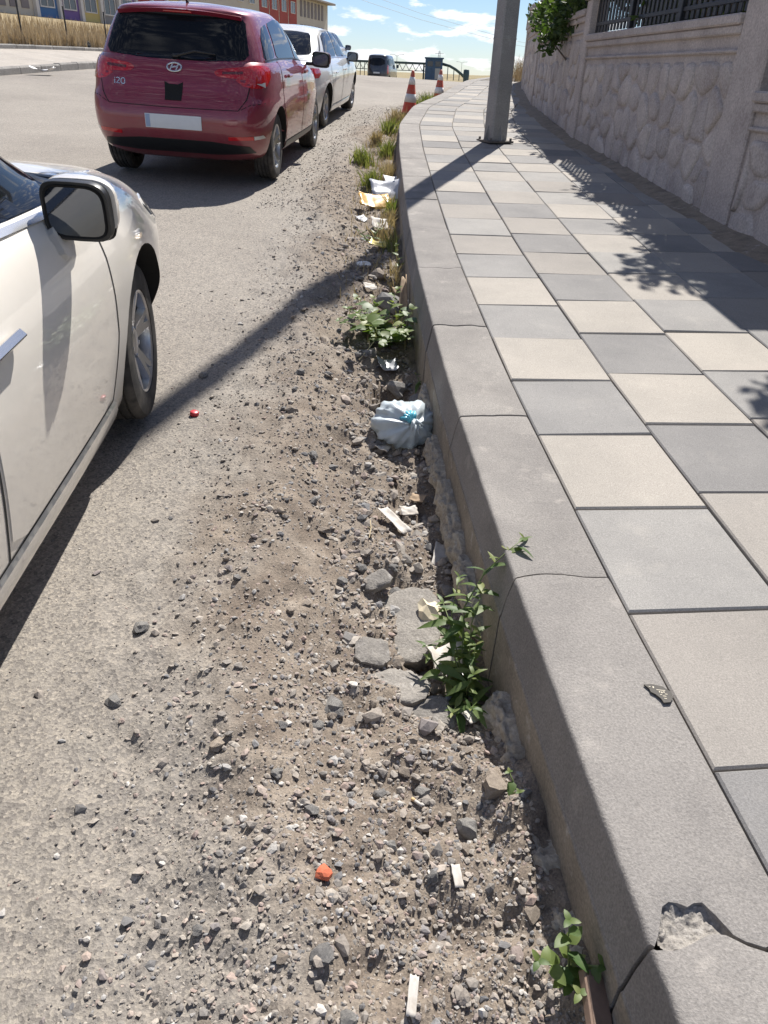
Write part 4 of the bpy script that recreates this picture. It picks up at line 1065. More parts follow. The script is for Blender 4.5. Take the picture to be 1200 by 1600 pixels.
    MB().box((0, 1.9, .24), (1.2, 3.0, .06)).build('underbody', M['matt_black'], c.root)
    return c

# ---- sedans
SL = [dict(w=.62, yr=.45, yf=4.2, z=.17), dict(w=.77, yr=.22, yf=4.42, z=.18), dict(w=.83, yr=.12, yf=4.5, z=[(0, .26), (1, .20), (4.6, .2)]), dict(w=.858, yr=.05, yf=4.57, z=[(0, .34), (1, .27), (4.6, .29)]),
      dict(w=.885, yr=.01, yf=4.61, z=.45, nf=5.4), dict(w=.897, yr=0, yf=4.62, z=.58, nf=5.4), dict(w=.90, yr=.01, yf=4.6, z=[(0, .70), (4.6, .66)], nf=5.4),
      dict(w=.892, yr=.04, yf=4.55, z=[(0, .82), (2, .80), (3.6, .77), (4.6, .70)], nf=5.2), dict(w=.872, yr=.09, yf=4.48, z=[(0, .92), (2, .885), (3.4, .875), (4.0, .84), (4.25, .79), (4.6, .74)], nf=4.8),
      dict(w=.845, yr=.13, yf=4.36, z=[(0, .985), (2, .945), (3.3, .94), (3.9, .91), (4.25, .84), (4.6, .785)], nf=4.4), dict(w=.815, yr=.24, yf=4.1, z=[(0, 1.02), (2, .975), (3.2, .972), (3.8, .955), (4.2, .89), (4.3, .86)], nf=4.2),
      dict(w=.795, yr=.52, yf=3.74, z=[(0, 1.035), (2, .99), (3.2, .99), (3.8, .98)], nf=4.8), dict(w=.775, yr=.78, yf=3.48, z=[(0, 1.05), (2, 1.01), (3.4, .995)], nf=6.5),
      dict(w=.715, yr=1.08, yf=3.12, z=[(0, 1.20), (3.4, 1.18)], nf=6.5), dict(w=.65, yr=1.36, yf=2.78, z=[(0, 1.34), (3.4, 1.33)], nf=6.5), dict(w=.60, yr=1.52, yf=2.56, z=[(0, 1.395), (3, 1.395)], nf=6),
      dict(w=.54, yr=1.62, yf=2.44, z=1.425), dict(w=.36, yr=1.72, yf=2.3, z=1.455), dict(w=.15, yr=1.8, yf=2.15, z=1.468), dict(w=.01, yr=1.86, yf=1.98, z=1.47)]
def sedan(label, paint, loc, rot, spin=0.0, near=False):
    ry, fy_, r = 1.02, 3.74, .315
    c = Car('sedan_car', label, SL, paint, [(ry, .32, .365, .54), (fy_, .325, .372, .54)], loc, rot)
    for x in (.84, -.84):
        for y in (ry, fy_):
            wo_ = wheel(c, x, y, r, .205, 5, 0, spin)
            if near and y == fy_: wo_.rotation_euler = (0, 0, .09)
    c.patch('rear_window', [(-.62, 1.075), (-.50, 1.36), (-.25, 1.385), (.25, 1.385), (.50, 1.36), (.62, 1.075), (.3, 1.06), (-.3, 1.06)], 'B', M['tint'], .005, .01, q=.12)
    c.patch('windshield', [(-.60, 3.34), (-.50, 2.76), (-.25, 2.68), (.25, 2.68), (.50, 2.76), (.60, 3.34), (.3, 3.42), (-.3, 3.42)], 'T', M['tint'], .005, .01, q=.12)
    c.patch('bonnet', [(-.70, 3.50), (-.72, 3.75), (-.64, 4.25), (-.3, 4.40), (.3, 4.40), (.64, 4.25), (.72, 3.75), (.70, 3.50), (.3, 3.56), (-.3, 3.56)], 'T', c.paint, .003, .008, q=.12)
    for sg in (-1, 1):
        c.patch('tail_light', [(sg * .50, .80), (sg * .48, .90), (sg * .80, .93), (sg * .84, .84), (sg * .82, .76)], 'B', M['tail_red'], .006, .01)
        c.patch('headlight', [(sg * .45, .62), (sg * .50, .70), (sg * .80, .77), (sg * .83, .70), (sg * .72, .60)], 'F', M['lens_clear'], .006, .01)
    for ax in ('R', 'L'):
        sd = 1 if ax == 'R' else -1
        c.patch('headlight', [(4.02, .80), (4.2, .80), (4.42, .72), (4.40, .66), (4.2, .69)], ax, M['lens_clear'], .006, .01)
        rd = c.patch('rear_door', [(1.42, .50), (1.46, .32), (2.26, .31), (2.29, .7), (2.25, .985), (1.30, 1.0), (1.26, .80)], ax, c.paint, .003, .008, q=.1)
        c.patch('window', [(1.30, 1.035), (1.56, 1.33), (1.75, 1.375), (2.15, 1.385), (2.21, 1.02)], ax, M['tint'], .005, .01, parent=rd, q=.08)
        fd = c.patch('front_door', [(2.31, .31), (3.20, .31), (3.28, .52), (3.28, .76), (3.24, .945), (2.27, .98), (2.32, .7)], ax, c.paint, .003, .008, q=.1)
        c.patch('window', [(2.28, 1.010), (2.22, 1.385), (2.60, 1.365), (2.95, 1.235), (3.22, 1.07), (3.30, .968)], ax, M['tint'], .005, .01, parent=fd, q=.08)
        c.patch('quarter_glass', [(3.32, .962), (3.25, 1.06), (3.36, 1.02), (3.50, .952)], ax, M['black_trim'], .005, .01, smooth=0)
        c.seam([(2.29, .30), (2.305, .7), (2.26, .99)], ax, .010); c.seam([(1.45, .31), (1.41, .5), (1.245, .8), (1.29, 1.0)], ax, .009); c.seam([(3.22, .30), (3.30, .52), (3.30, .77), (3.26, .955)], ax, .010); c.seam([(1.45, .305), (2.3, .30), (3.22, .30)], ax, .009)
        c.seam([(.98, 1.06), (1.3, 1.02), (2.25, .998), (3.36, .944)], ax, .015, 'chrome', 'belt_trim', .008)
        c.seam([(1.12, 1.06), (1.50, 1.33), (1.72, 1.395), (2.2, 1.405), (2.62, 1.385), (2.98, 1.245), (3.28, 1.075), (3.48, .955)], ax, .022, 'black_trim', 'window_trim', .006)
        for dn, yy_ in ((rd, 1.52), (fd, 2.40)):
            p_, n_ = c.hit(yy_ + .05, .80, ax); MB().box((0, 0, 0), (.030, .19, .030), .0135).build('handle', M['chrome'] if near else c.paint, dn, loc=p_ + n_ * .024)
        sk = [(1.34, .20), (1.40, .285), (3.24, .285), (3.30, .20)]
        c.patch('sill', sk, ax, c.paint, .010, .012, smooth=0)
        wing_mirror(c, (sd * .935, 2.98, .985), .182, .155, .125, c.paint, sd, -.0 * sd)
        MB().box((sd * .855, 3.02, .94), (.13, .05, .04), .016).build('mirror_arm', M['black_trim'], c.root)
        p_, n_ = c.hit(3.02, .955, ax); 
        c.patch('mirror_base', [(2.96, .86), (2.95, .935), (3.10, .93), (3.12, .88), (3.04, .85)], ax, c.paint, .022, .03, q=.15)
        MB().box((sd * 1.02, 3.05, .995), (.02, .05, .026), .006).build('indicator', M['lens_clear'], c.root)
    c.patch('number_plate', [(-.26, .60), (.26, .60), (.26, .71), (-.26, .71)], 'B', M['plate'], .012, .012, smooth=0)
    MB().box((0, 2.3, .22), (1.25, 3.4, .06)).build('underbody', M['matt_black'], c.root)
    return c
def on_road(x, y): return float(ground_z(np.array(x), np.array(y), False))
def slope_at(x, y, d=1.3): return math.atan((on_road(x, y + d) - on_road(x, y - d)) / (2 * d))
# parked cars
RED_ROT = (math.radians(2.0), math.radians(1.5), -.05); RED_LOC = (-2.09, 7.70, on_road(-2.1, 9.7) - math.tan(RED_ROT[0]) * 2.0 + .0)
hatchback()
NEAR_ROT = (math.atan(.06), 0, .04); NEAR_LOC = (-1.70, -.78, on_road(-1.9, 1.0) - .06 * 1.75)
sedan('white sedan with black door mirror, cropped by the picture edge', 'paint_white', NEAR_LOC, NEAR_ROT, .2, True)
def park(x, y, yaw): return dict(loc=(x, y, on_road(x, y + 2.4) - math.tan(slope_at(x, y + 2.4)) * 2.4), rot=(slope_at(x, y + 2.4), math.radians(1.3), yaw))
sd_ = sedan('white sedan parked ahead of the red hatchback', 'paint_white2', spin=.5, **park(-2.05, 12.1, -.09)); sd_.root.scale = (.97, 1, .88)
fc_ = sedan('white car farthest up the road, mostly hidden behind the white sedan', 'paint_white2', spin=.5, **park(-3.0, 25.0, -.12)); fc_.root.scale = (.95, 1, .84)
# ------------------------------------------------------------------ dark van beyond the crest
VL = [dict(w=.7, yr=.3, yf=4.6, z=.25), dict(w=.86, yr=.08, yf=4.85, z=.28), dict(w=.93, yr=.02, yf=4.95, z=.5, nf=4), dict(w=.95, yr=0, yf=5.0, z=.8, nf=4), dict(w=.945, yr=.02, yf=4.9, z=[(0, 1.1), (3.5, 1.1), (5, .98)]),
      dict(w=.92, yr=.05, yf=4.3, z=[(0, 1.3), (3.5, 1.28), (4.6, 1.15)]), dict(w=.87, yr=.12, yf=3.7, z=1.7), dict(w=.82, yr=.18, yf=3.3, z=1.98), dict(w=.74, yr=.25, yf=3.1, z=2.08), dict(w=.4, yr=.6, yf=2.8, z=2.14), dict(w=.01, yr=1.2, yf=2.2, z=2.16)]
vn = Car('minivan', 'dark van going over the crest of the road', VL, 'paint_dark', [(.85, .33, .38, .6), (4.0, .33, .38, .6)], (-2.05, 70, .28), (0, 0, -.18))
vn.root['category'] = 'van'
for x in (.90, -.90):
    for y in (.85, 4.0): wheel(vn, x, y, .32, .21, 5, 1)
vn.patch('rear_window', [(-.66, 1.35), (-.6, 1.88), (.6, 1.88), (.66, 1.35)], 'B', M['tint'], .006, .01)
for ax in ('R', 'L'):
    vn.patch('window', [(.4, 1.35), (.42, 1.85), (1.9, 1.9), (1.95, 1.35)], ax, M['tint'], .006, .01); vn.patch('window', [(2.05, 1.35), (2.05, 1.9), (3.0, 1.86), (3.6, 1.33)], ax, M['tint'], .006, .01)
    wing_mirror(vn, ((1 if ax == 'R' else -1) * 1.06, 3.4, 1.35), .2, .26, .13, M['black_trim'], 1 if ax == 'R' else -1)
for sg in (-1, 1): vn.patch('tail_light', [(sg * .80, .8), (sg * .90, .8), (sg * .88, 1.4), (sg * .80, 1.4)], 'B', M['tail_red'], .006, .01)
vn.patch('number_plate', [(-.26, .80), (.26, .80), (.26, .91), (-.26, .91)], 'B', M['plate'], .01, .01, smooth=0)

# ------------------------------------------------------------------ gravel
def stone_mat(name, dark=1.0):
    m, t, p = nodes(name); vec = coords(t); g = t.nodes.new('ShaderNodeNewGeometry')
    stops = [(0, (.13, .13, .135)), (.10, (.20, .185, .17)), (.30, (.32, .28, .24)), (.50, (.25, .225, .20)), (.66, (.38, .345, .30)), (.78, (.33, .255, .22)), (.90, (.19, .19, .195)), (1, (.52, .49, .45))]
    col_ = ramp(t, g.outputs['Random Per Island'], [(a, tuple(x * dark for x in c)) for a, c in stops])
    col_ = mixc(t, .5, col_, ramp(t, nz(t, vec, 160, 4), [(.3, (.3, .3, .3)), (.7, (.7, .7, .7))]), 'OVERLAY')
    L(t, col_, p.inputs['Base Color']); p.inputs['Roughness'].default_value = .9; p.inputs['Specular IOR Level'].default_value = .25
    bump(t, p, nz(t, vec, 220, 4), .5, .002); return m
M['gravel'] = stone_mat('gravel_stone')
def rock_proto(seed, sub=1, rough=.28, ang=True):
    bm = bmesh.new(); bmesh.ops.create_icosphere(bm, subdivisions=sub, radius=.5); r = random.Random(seed)
    for v in bm.verts:
        k = 1 + rough * mnoise.noise(v.co * 2.6 + Vector((seed * 3.1, seed, 0))) * 2 + r.uniform(-.1, .1)
        v.co = v.co * k
    if ang:      # knock flat facets off
        for _ in range(4 if sub > 1 else 2):
            n_ = Vector((r.gauss(0, 1), r.gauss(0, 1), r.gauss(0, 1))).normalized(); c_ = r.uniform(.26, .38)
            for v in bm.verts:
                d_ = v.co.dot(n_) - c_
                if d_ > 0: v.co -= n_ * d_
    V = np.array([v.co[:] for v in bm.verts]); bm.verts.index_update(); F_ = np.array([[v.index for v in f.verts] for f in bm.faces]); bm.free(); return V, F_
protos = [rock_proto(s, 1, .3) for s in range(14)]
# icosphere(1) in blender = 12 verts / 20 faces
def scatter(n, sizefn, posfn, name, mat, label, seed):
    r = np.random.default_rng(seed); X, Y = posfn(r, n); S = sizefn(r, n); Z = ground_z(X, Y); VS, FS = [], []; base = 0
    which = r.integers(0, len(protos), n)
    for k, (pv, pf) in enumerate(protos):
        ix = np.where(which == k)[0]; m_ = len(ix)
        if m_ == 0: continue
        a = r.random(m_) * 6.283; tl = (r.random((m_, 2)) - .5) * .9; sx = S[ix] * (.75 + .6 * r.random(m_)); sy = S[ix] * (.75 + .5 * r.random(m_)); sz = S[ix] * (.45 + .35 * r.random(m_))
        p = pv[None] * np.stack([sx, sy, sz], 1)[:, None, :]
        ca, sa = np.cos(a)[:, None], np.sin(a)[:, None]; x, y, z = p[..., 0], p[..., 1], p[..., 2]
        z = z + x * tl[:, :1] + y * tl[:, 1:]; x, y = x * ca - y * sa, x * sa + y * ca
        q = np.stack([x + X[ix, None], y + Y[ix, None], z + (Z[ix] + sz * (-.15 + .45 * r.random(m_)))[:, None]], -1)
        VS.append(q.reshape(-1, 3)); FS.append((pf[None] + (np.arange(m_) * len(pv))[:, None, None]).reshape(-1, 3) + base); base += m_ * len(pv)
    me = fastmesh(name, np.concatenate(VS), np.concatenate(FS), mat, False); return put(name, me, label=label, kind='stuff')
def pos_verge(r, n):
    y = .25 + (np.exp(r.random(n) * np.log(1 + 9 / .9)) - 1) * .9; d = np.where(r.random(n) < .96, r.beta(1.15, 2.1, n) * 1.1, .5 + r.random(n) ** 2.0 * 1.2) + .03
    # clumped: drop some where the noise is low
    x = kx(y) - d; keep = fbm(x * 4, y * 4, 3, 77) + .25 * r.random(n) > .42
    x2 = np.where(keep, x, kx(y) - .05 - .9 * r.beta(1.1, 1.8, n)); return x2, y
scatter(42000, lambda r, n: .0035 + .012 * r.random(n) ** 3.2, pos_verge, 'gravel', M['gravel'], 'fine grey and tan gravel covering the gutter strip', 3)
scatter(5200, lambda r, n: .009 + .02 * r.random(n) ** 2.6, pos_verge, 'pebbles', M['gravel'], 'coarser angular pebbles scattered over the gutter strip', 4)
def pos_far(r, n):
    y = 7 + r.random(n) ** 1.2 * 10; return kx(y) - .1 - r.random(n) ** 1.1 * 1.2, y
scatter(7000, lambda r, n: .007 + .018 * r.random(n) ** 3, pos_far, 'far_gravel', M['gravel'], 'stones strewn along the verge beside the parked cars', 8)
def pos_road(r, n):
    y = .3 + (np.exp(r.random(n) * np.log(1 + 7 / .9)) - 1) * .9; return kx(y) - .9 - r.random(n) ** 1.4 * 1.9, y
scatter(6000, lambda r, n: .0025 + .005 * r.random(n) ** 2.5, pos_road, 'road_grit', M['gravel'], 'loose grit strewn over the asphalt beside the gutter', 5)

def pos_trench(r, n):
    y = 1.4 + r.random(n) ** 1.1 * 5.2; return kx(y) - .05 - r.beta(1.1, 1.7, n) * .5, y
scatter(900, lambda r, n: .016 + .04 * r.random(n) ** 2.2, pos_trench, 'rubble', M['gravel'], 'broken asphalt rubble lying in the trench beside the kerb', 6)
# rocks one can pick out
def rock_mesh(seed, sub, mat, rough=.25):
    V, F_ = rock_proto(seed, sub, rough); me = mesh('rock', V, F_, mat, False); return me
M['rock_grey'] = concrete('grey_rock', (.25, .24, .228), (.17, .165, .16), 9, 130, bmp=.9, random_obj=.5)
M['rock_tan'] = concrete('tan_rock', (.33, .28, .23), (.22, .185, .155), 9, 130, bmp=.9, random_obj=.5)
M['asphalt_lump'] = concrete('broken_asphalt', (.25, .232, .21), (.185, .172, .158), 12, 120, bmp=1.6, random_obj=.2)
RK = [rock_mesh(40 + i, 2, M['rock_grey' if i % 2 else 'rock_tan']) for i in range(8)]
RG, RT = [RK[i] for i in (1, 3, 5, 7)], [RK[i] for i in (0, 2, 4, 6)]
def rock(x, y, s, me, label, group=None, flat=.6, sink=.25, name='rock'):
    z = float(ground_z(np.array(x), np.array(y))); o = put(name, me, None, (x, y, z + s * flat * (.5 - sink)), (random.uniform(-.3, .3), random.uniform(-.3, .3), random.uniform(0, 6.28)), label, 'rock', group)
    o.scale = (s * random.uniform(.9, 1.25), s * random.uniform(.75, 1.0), s * flat); return o
GR = 'loose stones lying in the gutter'
for i in range(95):
    y = .45 + (math.exp(random.random() * math.log(1 + 6.5 / 1.0)) - 1) * 1.0; d = random.uniform(.08, .82) if random.random() < .97 else random.uniform(.9, 1.2)
    g = random.random() < .5
    along = 'near the bottom edge' if y < 1.0 else 'level with the badge shard' if y < 1.45 else 'level with the flat asphalt slab' if y < 2.2 else 'level with the white paper strip' if y < 2.9 else 'level with the rubbish bag' if y < 3.6 else 'level with the broad-leaved weed' if y < 4.7 else 'up beyond the broad-leaved weed'
    across = 'close to the kerb' if d < .35 else 'in mid gutter' if d < .65 else 'at the road side'
    q_ = ('grey' if g else 'tan')
    rock(float(kx(y)) - d, y, random.uniform(.022, .048) * (1 + .06 * y), random.choice(RG if g else RT), 'loose %s stone %s, %s' % (q_, across, along), 'loose %s stones in the gutter %s, %s' % (q_, across, along))
SP = [(-.115, 1.48, .06, 'g', 'flat dark grey rock on bare gravel left of the broken slab'), (.225, 1.13, .06, 'g', 'dark wedge-shaped rock in the weed shadow'), (-.03, .68, .038, 'g', 'largest grey rock near the bottom edge'),
      (-.07, 2.12, .05, 'g', 'dark rock up the slope above the broken slab'), (.30, 1.22, .09, 't', 'smooth tan rock half buried against the kerb mortar'), (-.02, 4.9, .22, 'g', 'big grey boulder with pitted top behind the leafy weed'),
      (.06, 5.25, .16, 'g', 'dark boulder behind the curled cardboard'), (-.12, 5.4, .14, 't', 'pale tan boulder up the gutter by the yellow wrapper'), (.04, 3.75, .13, 'g', 'grey rock just above the tied bag'),
      (.15, 3.62, .10, 'g', 'rounded grey rock wedged between the bag and kerb'), (.235, 2.98, .12, 't', 'tall tan rock standing by the kerb right of the bag'), (-.06, 3.5, .10, 't', 'brown rock left of the hole above the bag'),
      (-.14, 4.75, .09, 'g', 'small grey rock beside the boulder'), (-.30, 2.75, .045, 'g', 'flat grey chip on the slope left of the bag'), (-.42, 3.05, .05, 't', 'pale chip on the rim of the gutter')]
for x, y, s, k, lab in SP: rock(x, y, s, random.choice(RG if k == 'g' else RT), lab, None, .65)
# broken asphalt slab and rubble
def slab(x, y, pts, th, rot, label, mat, name='asphalt_slab', dz=.0, seed=1, cat='rubble', bumpy=.0035):
    r = random.Random(seed); P = chaikin([Vector(p) for p in pts], 1, .2); d = []
    for i in range(len(P)):
        a, b_ = P[i], P[(i + 1) % len(P)]; k = max(1, int((b_ - a).length / .012)); d += [a.lerp(b_, j / k) for j in range(k)]
    d = [p * (1 + .05 * mnoise.noise(Vector((p.x * 40, p.y * 40, seed)))) for p in d]; n0 = len(d); pts_ = list(d)
    xs = [p.x for p in d]; ys_ = [p.y for p in d]; st_ = .014
    for i in range(int((max(xs) - min(xs)) / st_)):
        for j in range(int((max(ys_) - min(ys_)) / st_)):
            q = (min(xs) + (i + .5) * st_, min(ys_) + (j + .5) * st_)
            if Car.inside(q, d) and min((Vector(q) - p).length for p in d) > .006: pts_.append(Vector(q))
    vo, _, fo, *_ = delaunay_2d_cdt(pts_, [(i, (i + 1) % n0) for i in range(n0)], [list(range(n0))], 1, 1e-6)
    top = [(p.x, p.y, bumpy * mnoise.noise(Vector((p.x * 28, p.y * 28, seed))) + bumpy * .8 * mnoise.noise(Vector((p.x * 75, p.y * 75, seed))) - (.006 if i < n0 else 0)) for i, p in enumerate(vo)]
    V = top + [(p.x * .93 + .004 * r.uniform(-1, 1), p.y * .93, -th) for p in vo[:n0]]; nv = len(vo)
    fs = [tuple(f) for f in fo] + [(i, (i + 1) % n0, nv + (i + 1) % n0, nv + i)[::-1] for i in range(n0)]
    z = float(ground_z(np.array(x), np.array(y), False)); return autosmooth(put(name, mesh(name, V, fs, mat, False), None, (x, y, z + dz - .024), rot, label, cat), 50)
slab(.085, 1.93, [(-.13, -.17), (.02, -.2), (.10, -.14), (.12, .0), (.10, .15), (.0, .17), (-.1, .1), (-.14, -.02)], .06, (.06, -.10, .0), 'flat broken slab of old asphalt beside the tall weed', M['asphalt_lump'], dz=.045, seed=3)
slab(.05, 1.60, [(-.10, -.07), (.06, -.09), (.12, .0), (.05, .08), (-.08, .07)], .05, (-.1, .08, .3), 'smaller broken asphalt lump below the flat slab', M['asphalt_lump'], dz=.025, seed=5, bumpy=.008)
slab(.16, 1.50, [(-.07, -.06), (.06, -.07), (.08, .04), (-.03, .08)], .05, (.15, -.1, .9), 'rough asphalt lump in the shadow below the tall weed', M['asphalt_lump'], dz=.03, seed=8, bumpy=.008)
slab(-.02, 1.72, [(-.06, -.05), (.05, -.06), (.06, .05), (-.04, .05)], .04, (.1, .2, .2), 'small asphalt chunk off the corner of the slab', M['asphalt_lump'], dz=.03, seed=9, bumpy=.007)
slab(-.02, 2.06, [(-.05, -.03), (.06, -.035), (.05, .04), (-.04, .03)], .03, (.2, -.2, .5), 'angular asphalt chunk behind the flat slab', M['asphalt_lump'], dz=.04, seed=12, bumpy=.007)
# old mortar squeezed out along the kerb foot: crumbly strips
def haunch(s0, s1, wmax, seed):
    ss = np.arange(s0, s1, .006); NP = 16; V, F_ = [], []
    for q in ss:
        env = max(0.0, min(1, (q - s0) / .06, (s1 - q) / .06)); env = env ** .5
        w_ = wmax * env * (.45 + .9 * float(fbm(np.array(q * 7.0), np.array(seed * 3.3), 3, seed)))
        ht = .075 * env * (.7 + .7 * float(fbm(np.array(q * 9.0), np.array(seed * 1.7), 3, seed + 5)))
        for k in range(NP):
            a = math.pi / 2 * k / (NP - 1) * 1.0
            lump = 1 + .5 * (float(fbm(np.array(q * 34.0), np.array(a * 3.2), 3, seed + 9)) - .5) + .35 * (float(fbm(np.array(q * 85.0), np.array(a * 7), 2, seed + 13)) - .5)
            e = -.008 - w_ * math.sin(a + .25) * lump if k else .004
            h = -.345 + (ht + .02) * math.cos(a) * (lump if k else 1) + .0
            x, y = kp(q, e); V.append((x, y, pz(y) + h))
    for i_ in range(len(ss) - 1):
        for k in range(NP - 1): F_.append((i_ * NP + k, i_ * NP + k + 1, (i_ + 1) * NP + k + 1, (i_ + 1) * NP + k))
    put('mortar_haunch', mesh('mortar_haunch', V, F_, M['mortar'], True), kerb)
for k, (s0, s1, w_) in enumerate([(-1.12, -.72, .05), (-.74, -.42, .075), (-.44, -.12, .06), (.12, .5, .045), (.46, .98, .05), (.95, 1.36, .06), (1.5, 1.9, .05)]): haunch(s0, s1, w_, 11 + k * 7)

# ------------------------------------------------------------------ litter
def gz(x, y): return float(ground_z(np.array(x), np.array(y)))
M['bag'] = simple('thin_white_plastic', (.66, .74, .78), .3, var=.16, vscale=16, trans=.3, bmp=.6, bscale=45)
M['bag_blue'] = simple('blue_plastic', (.10, .42, .55), .3, var=.2, vscale=20)
def tied_bag(x, y, s):
    r = empty('rubbish_bag', (x, y, gz(x, y) + .01), (0, 0, .3), 'knotted pale plastic rubbish bag with a blue twist against the kerb', 'bag')
    V, F_ = [], []; NA, NR = 72, 22
    for i in range(NR + 1):
        t = i / NR; ph = math.pi * (.03 + .97 * t)
        for k in range(NA):
            a = 2 * math.pi * k / NA
            rad = math.sin(ph) ** .85; pl = (1 - t) ** 1.2
            f = 1 + .10 * pl * math.sin(a * 13 + 2.2 * math.sin(a * 3)) + .055 * pl * math.sin(a * 29 + 1) + .22 * mnoise.noise(Vector((math.cos(a) * 1.6, math.sin(a) * 1.6, t * 3))) + .10 * mnoise.noise(Vector((math.cos(a) * 5, math.sin(a) * 5, t * 7))) + .05 * mnoise.noise(Vector((math.cos(a) * 12, math.sin(a) * 12, t * 15)))
            V.append((rad * f * math.cos(a) * s * .52, rad * f * math.sin(a) * s * .46, (math.cos(ph) * .34 + .03 * math.sin(a * 7) * pl) * s))
    for i in range(NR):
        for k in range(NA): F_.append((i * NA + k, (i + 1) * NA + k, (i + 1) * NA + (k + 1) % NA, i * NA + (k + 1) % NA))
    R_ = Euler((1.05, .1, .1)).to_matrix(); V = [R_ @ Vector(v) + Vector((0, 0, s * .36)) for v in V]
    V = [Vector((v.x * 1.08, v.y, v.z * .8)) for v in V]
    V = [Vector((v.x, v.y, max(v.z, .0 + .01 * mnoise.noise(v * 20)))) for v in V]
    put('bag_body', mesh('bag_body', V, F_, M['bag'], True), r)
    kn = R_ @ Vector((0, 0, s * .36)) + Vector((0, 0, s * .36)); kn.z *= .8; b = MB()
    for k in range(7):
        a = k * .9; d_ = R_ @ Vector((math.cos(a) * .35, math.sin(a) * .35, .6 + .2 * (k % 2))); b.tube([kn - d_ * .012, kn + d_ * .03 * s / .24, kn + (d_ + Vector((.2 * math.sin(k), -.1, -.5))) * .055 * s / .24], [.007, .010, .003], 6)
    b.build('knot', M['bag'], r, True)
    c = MB()
    for k in range(5):
        a = 1.2 + k * .35; c.tube([kn + R_ @ Vector((0, 0, -.01)), kn + R_ @ Vector((math.cos(a) * .03, math.sin(a) * .03 + .01, -.004)), kn + R_ @ Vector((math.cos(a) * .062, math.sin(a) * .062, -.022))], [.006, .012, .006], 6)
    c.build('blue_twist', M['bag_blue'], r, True)
tied_bag(.075, 3.17, .285)
def scrap(name, w, h, mat, loc, rot, label, cat='litter', curl=.15, seed=1, cut=.0, th=.0012, n=9):
    V, F_ = [], []
    for sgn in (1, -1):
        for i in range(n):
            for j in range(n):
                u, v = i / (n - 1) - .5, j / (n - 1) - .5; e = 1 + .18 * mnoise.noise(Vector((u * 4, v * 4, seed)))
                z = curl * (u * u * w * 2.2) + .10 * min(w, h) * mnoise.noise(Vector((u * 3.3 + seed, v * 3.3, 0))) + .06 * min(w, h) * mnoise.noise(Vector((u * 8, v * 8, seed)))
                V.append((u * w * e * (1 - cut * (v + .5)), v * h * e, z + sgn * th))
    N_ = n * n
    for i in range(n - 1):
        for j in range(n - 1):
            q = (i * n + j, (i + 1) * n + j, (i + 1) * n + j + 1, i * n + j + 1); F_.append(q); F_.append(tuple(N_ + k for k in q[::-1]))
    rim = [(i, 0) for i in range(n)] + [(n - 1, j) for j in range(1, n)] + [(i, n - 1) for i in range(n - 2, -1, -1)] + [(0, j) for j in range(n - 2, 0, -1)]
    rim = [i * n + j for i, j in rim]
    for k in range(len(rim)): a, b_ = rim[k], rim[(k + 1) % len(rim)]; F_.append((b_, a, N_ + a, N_ + b_))
    return put(name, mesh(name, V, F_, mat, True), None, loc, rot, label, cat)
M['paper'] = simple('dirty_paper', (.52, .49, .45), .8, var=.12, vscale=30, dirt=((.36, .32, .27), 25))
M['cream_paper'] = simple('cream_paper', (.66, .58, .42), .7, var=.15, vscale=30)
M['orange_film'] = simple('orange_film', (.62, .36, .08), .35, var=.25, vscale=30)
M['yellow_film'] = simple('yellow_film', (.70, .55, .12), .35, var=.2, vscale=20)
M['grey_film'] = simple('grey_film', (.42, .43, .46), .3, var=.2, vscale=10)
M['card'] = simple('brown_card', (.34, .25, .165), .85, var=.2, vscale=20)
M['clear'] = simple('clear_plastic', (.62, .66, .68), .12, trans=.75, bmp=.3, bscale=30)
M['red_plastic'] = simple('red_plastic', (.52, .035, .045), .4, var=.15)
M['brick'] = simple('brick_red', (.50, .13, .065), .9, var=.25, vscale=40, bmp=.5)
def S(name, w, h, m, x, y, dz, rot, label, **k): return scrap(name, w, h, M[m], (x, y, gz(x, y) + dz), rot, label, **k)
S('film_wrapper', .30, .20, 'orange_film', -.21, 7.45, .05, (.5, .1, .3), 'torn orange plastic wrapper below the grey sheet in the gutter', seed=2)
S('plastic_sheet', .34, .26, 'grey_film', -.08, 7.85, .08, (.6, -.1, .1), 'crumpled grey plastic sheet up the gutter', seed=4, curl=.3)
S('film_wrapper', .19, .08, 'yellow_film', -.13, 6.15, .05, (.35, .2, .3), 'folded yellow wrapper lying in the grass of the gutter', seed=6, cut=.4)
S('cardboard_piece', .07, .24, 'card', .085, 4.86, .11, (.75, -.5, -.4), 'curled brown cardboard strip leaning by the kerb', seed=7, curl=.8, cut=.5)
S('cardboard_piece', .13, .13, 'card', .06, 5.2, .10, (.9, .1, .5), 'square brown cardboard scrap behind the curled strip', seed=8)
S('paper_strip', .045, .17, 'paper', .04, 2.47, .022, (.12, .1, .62), 'long white paper strip lying on the gravel below the bag', seed=9, curl=.3)
S('paper_scrap', .06, .12, 'paper', .215, 2.28, .03, (.25, .3, -.1), 'white paper scrap in the kerb shadow', seed=10)
S('paper_scrap', .07, .05, 'paper', .10, 2.62, .02, (.3, .1, .3), 'small crumpled paper scrap near the brown wrapper', seed=11)
S('brown_wrapper', .07, .045, 'card', .14, 2.70, .025, (.3, -.2, -.5), 'small brown wrapper between the bottle and the paper strip', seed=12)
S('drink_carton', .13, .12, 'paper', .205, 1.76, .05, (.35, .25, .5), 'torn printed carton piece under the tall weed', seed=13, curl=.5)
S('film_scrap', .10, .10, 'grey_film', .25, 1.63, .04, (.5, .2, .1), 'grey film scrap under the tall weed', seed=14)
S('paper_scrap', .05, .045, 'paper', .265, 1.50, .02, (.2, .2, .7), 'pale paper scrap at the foot of the kerb below the weed', seed=15)
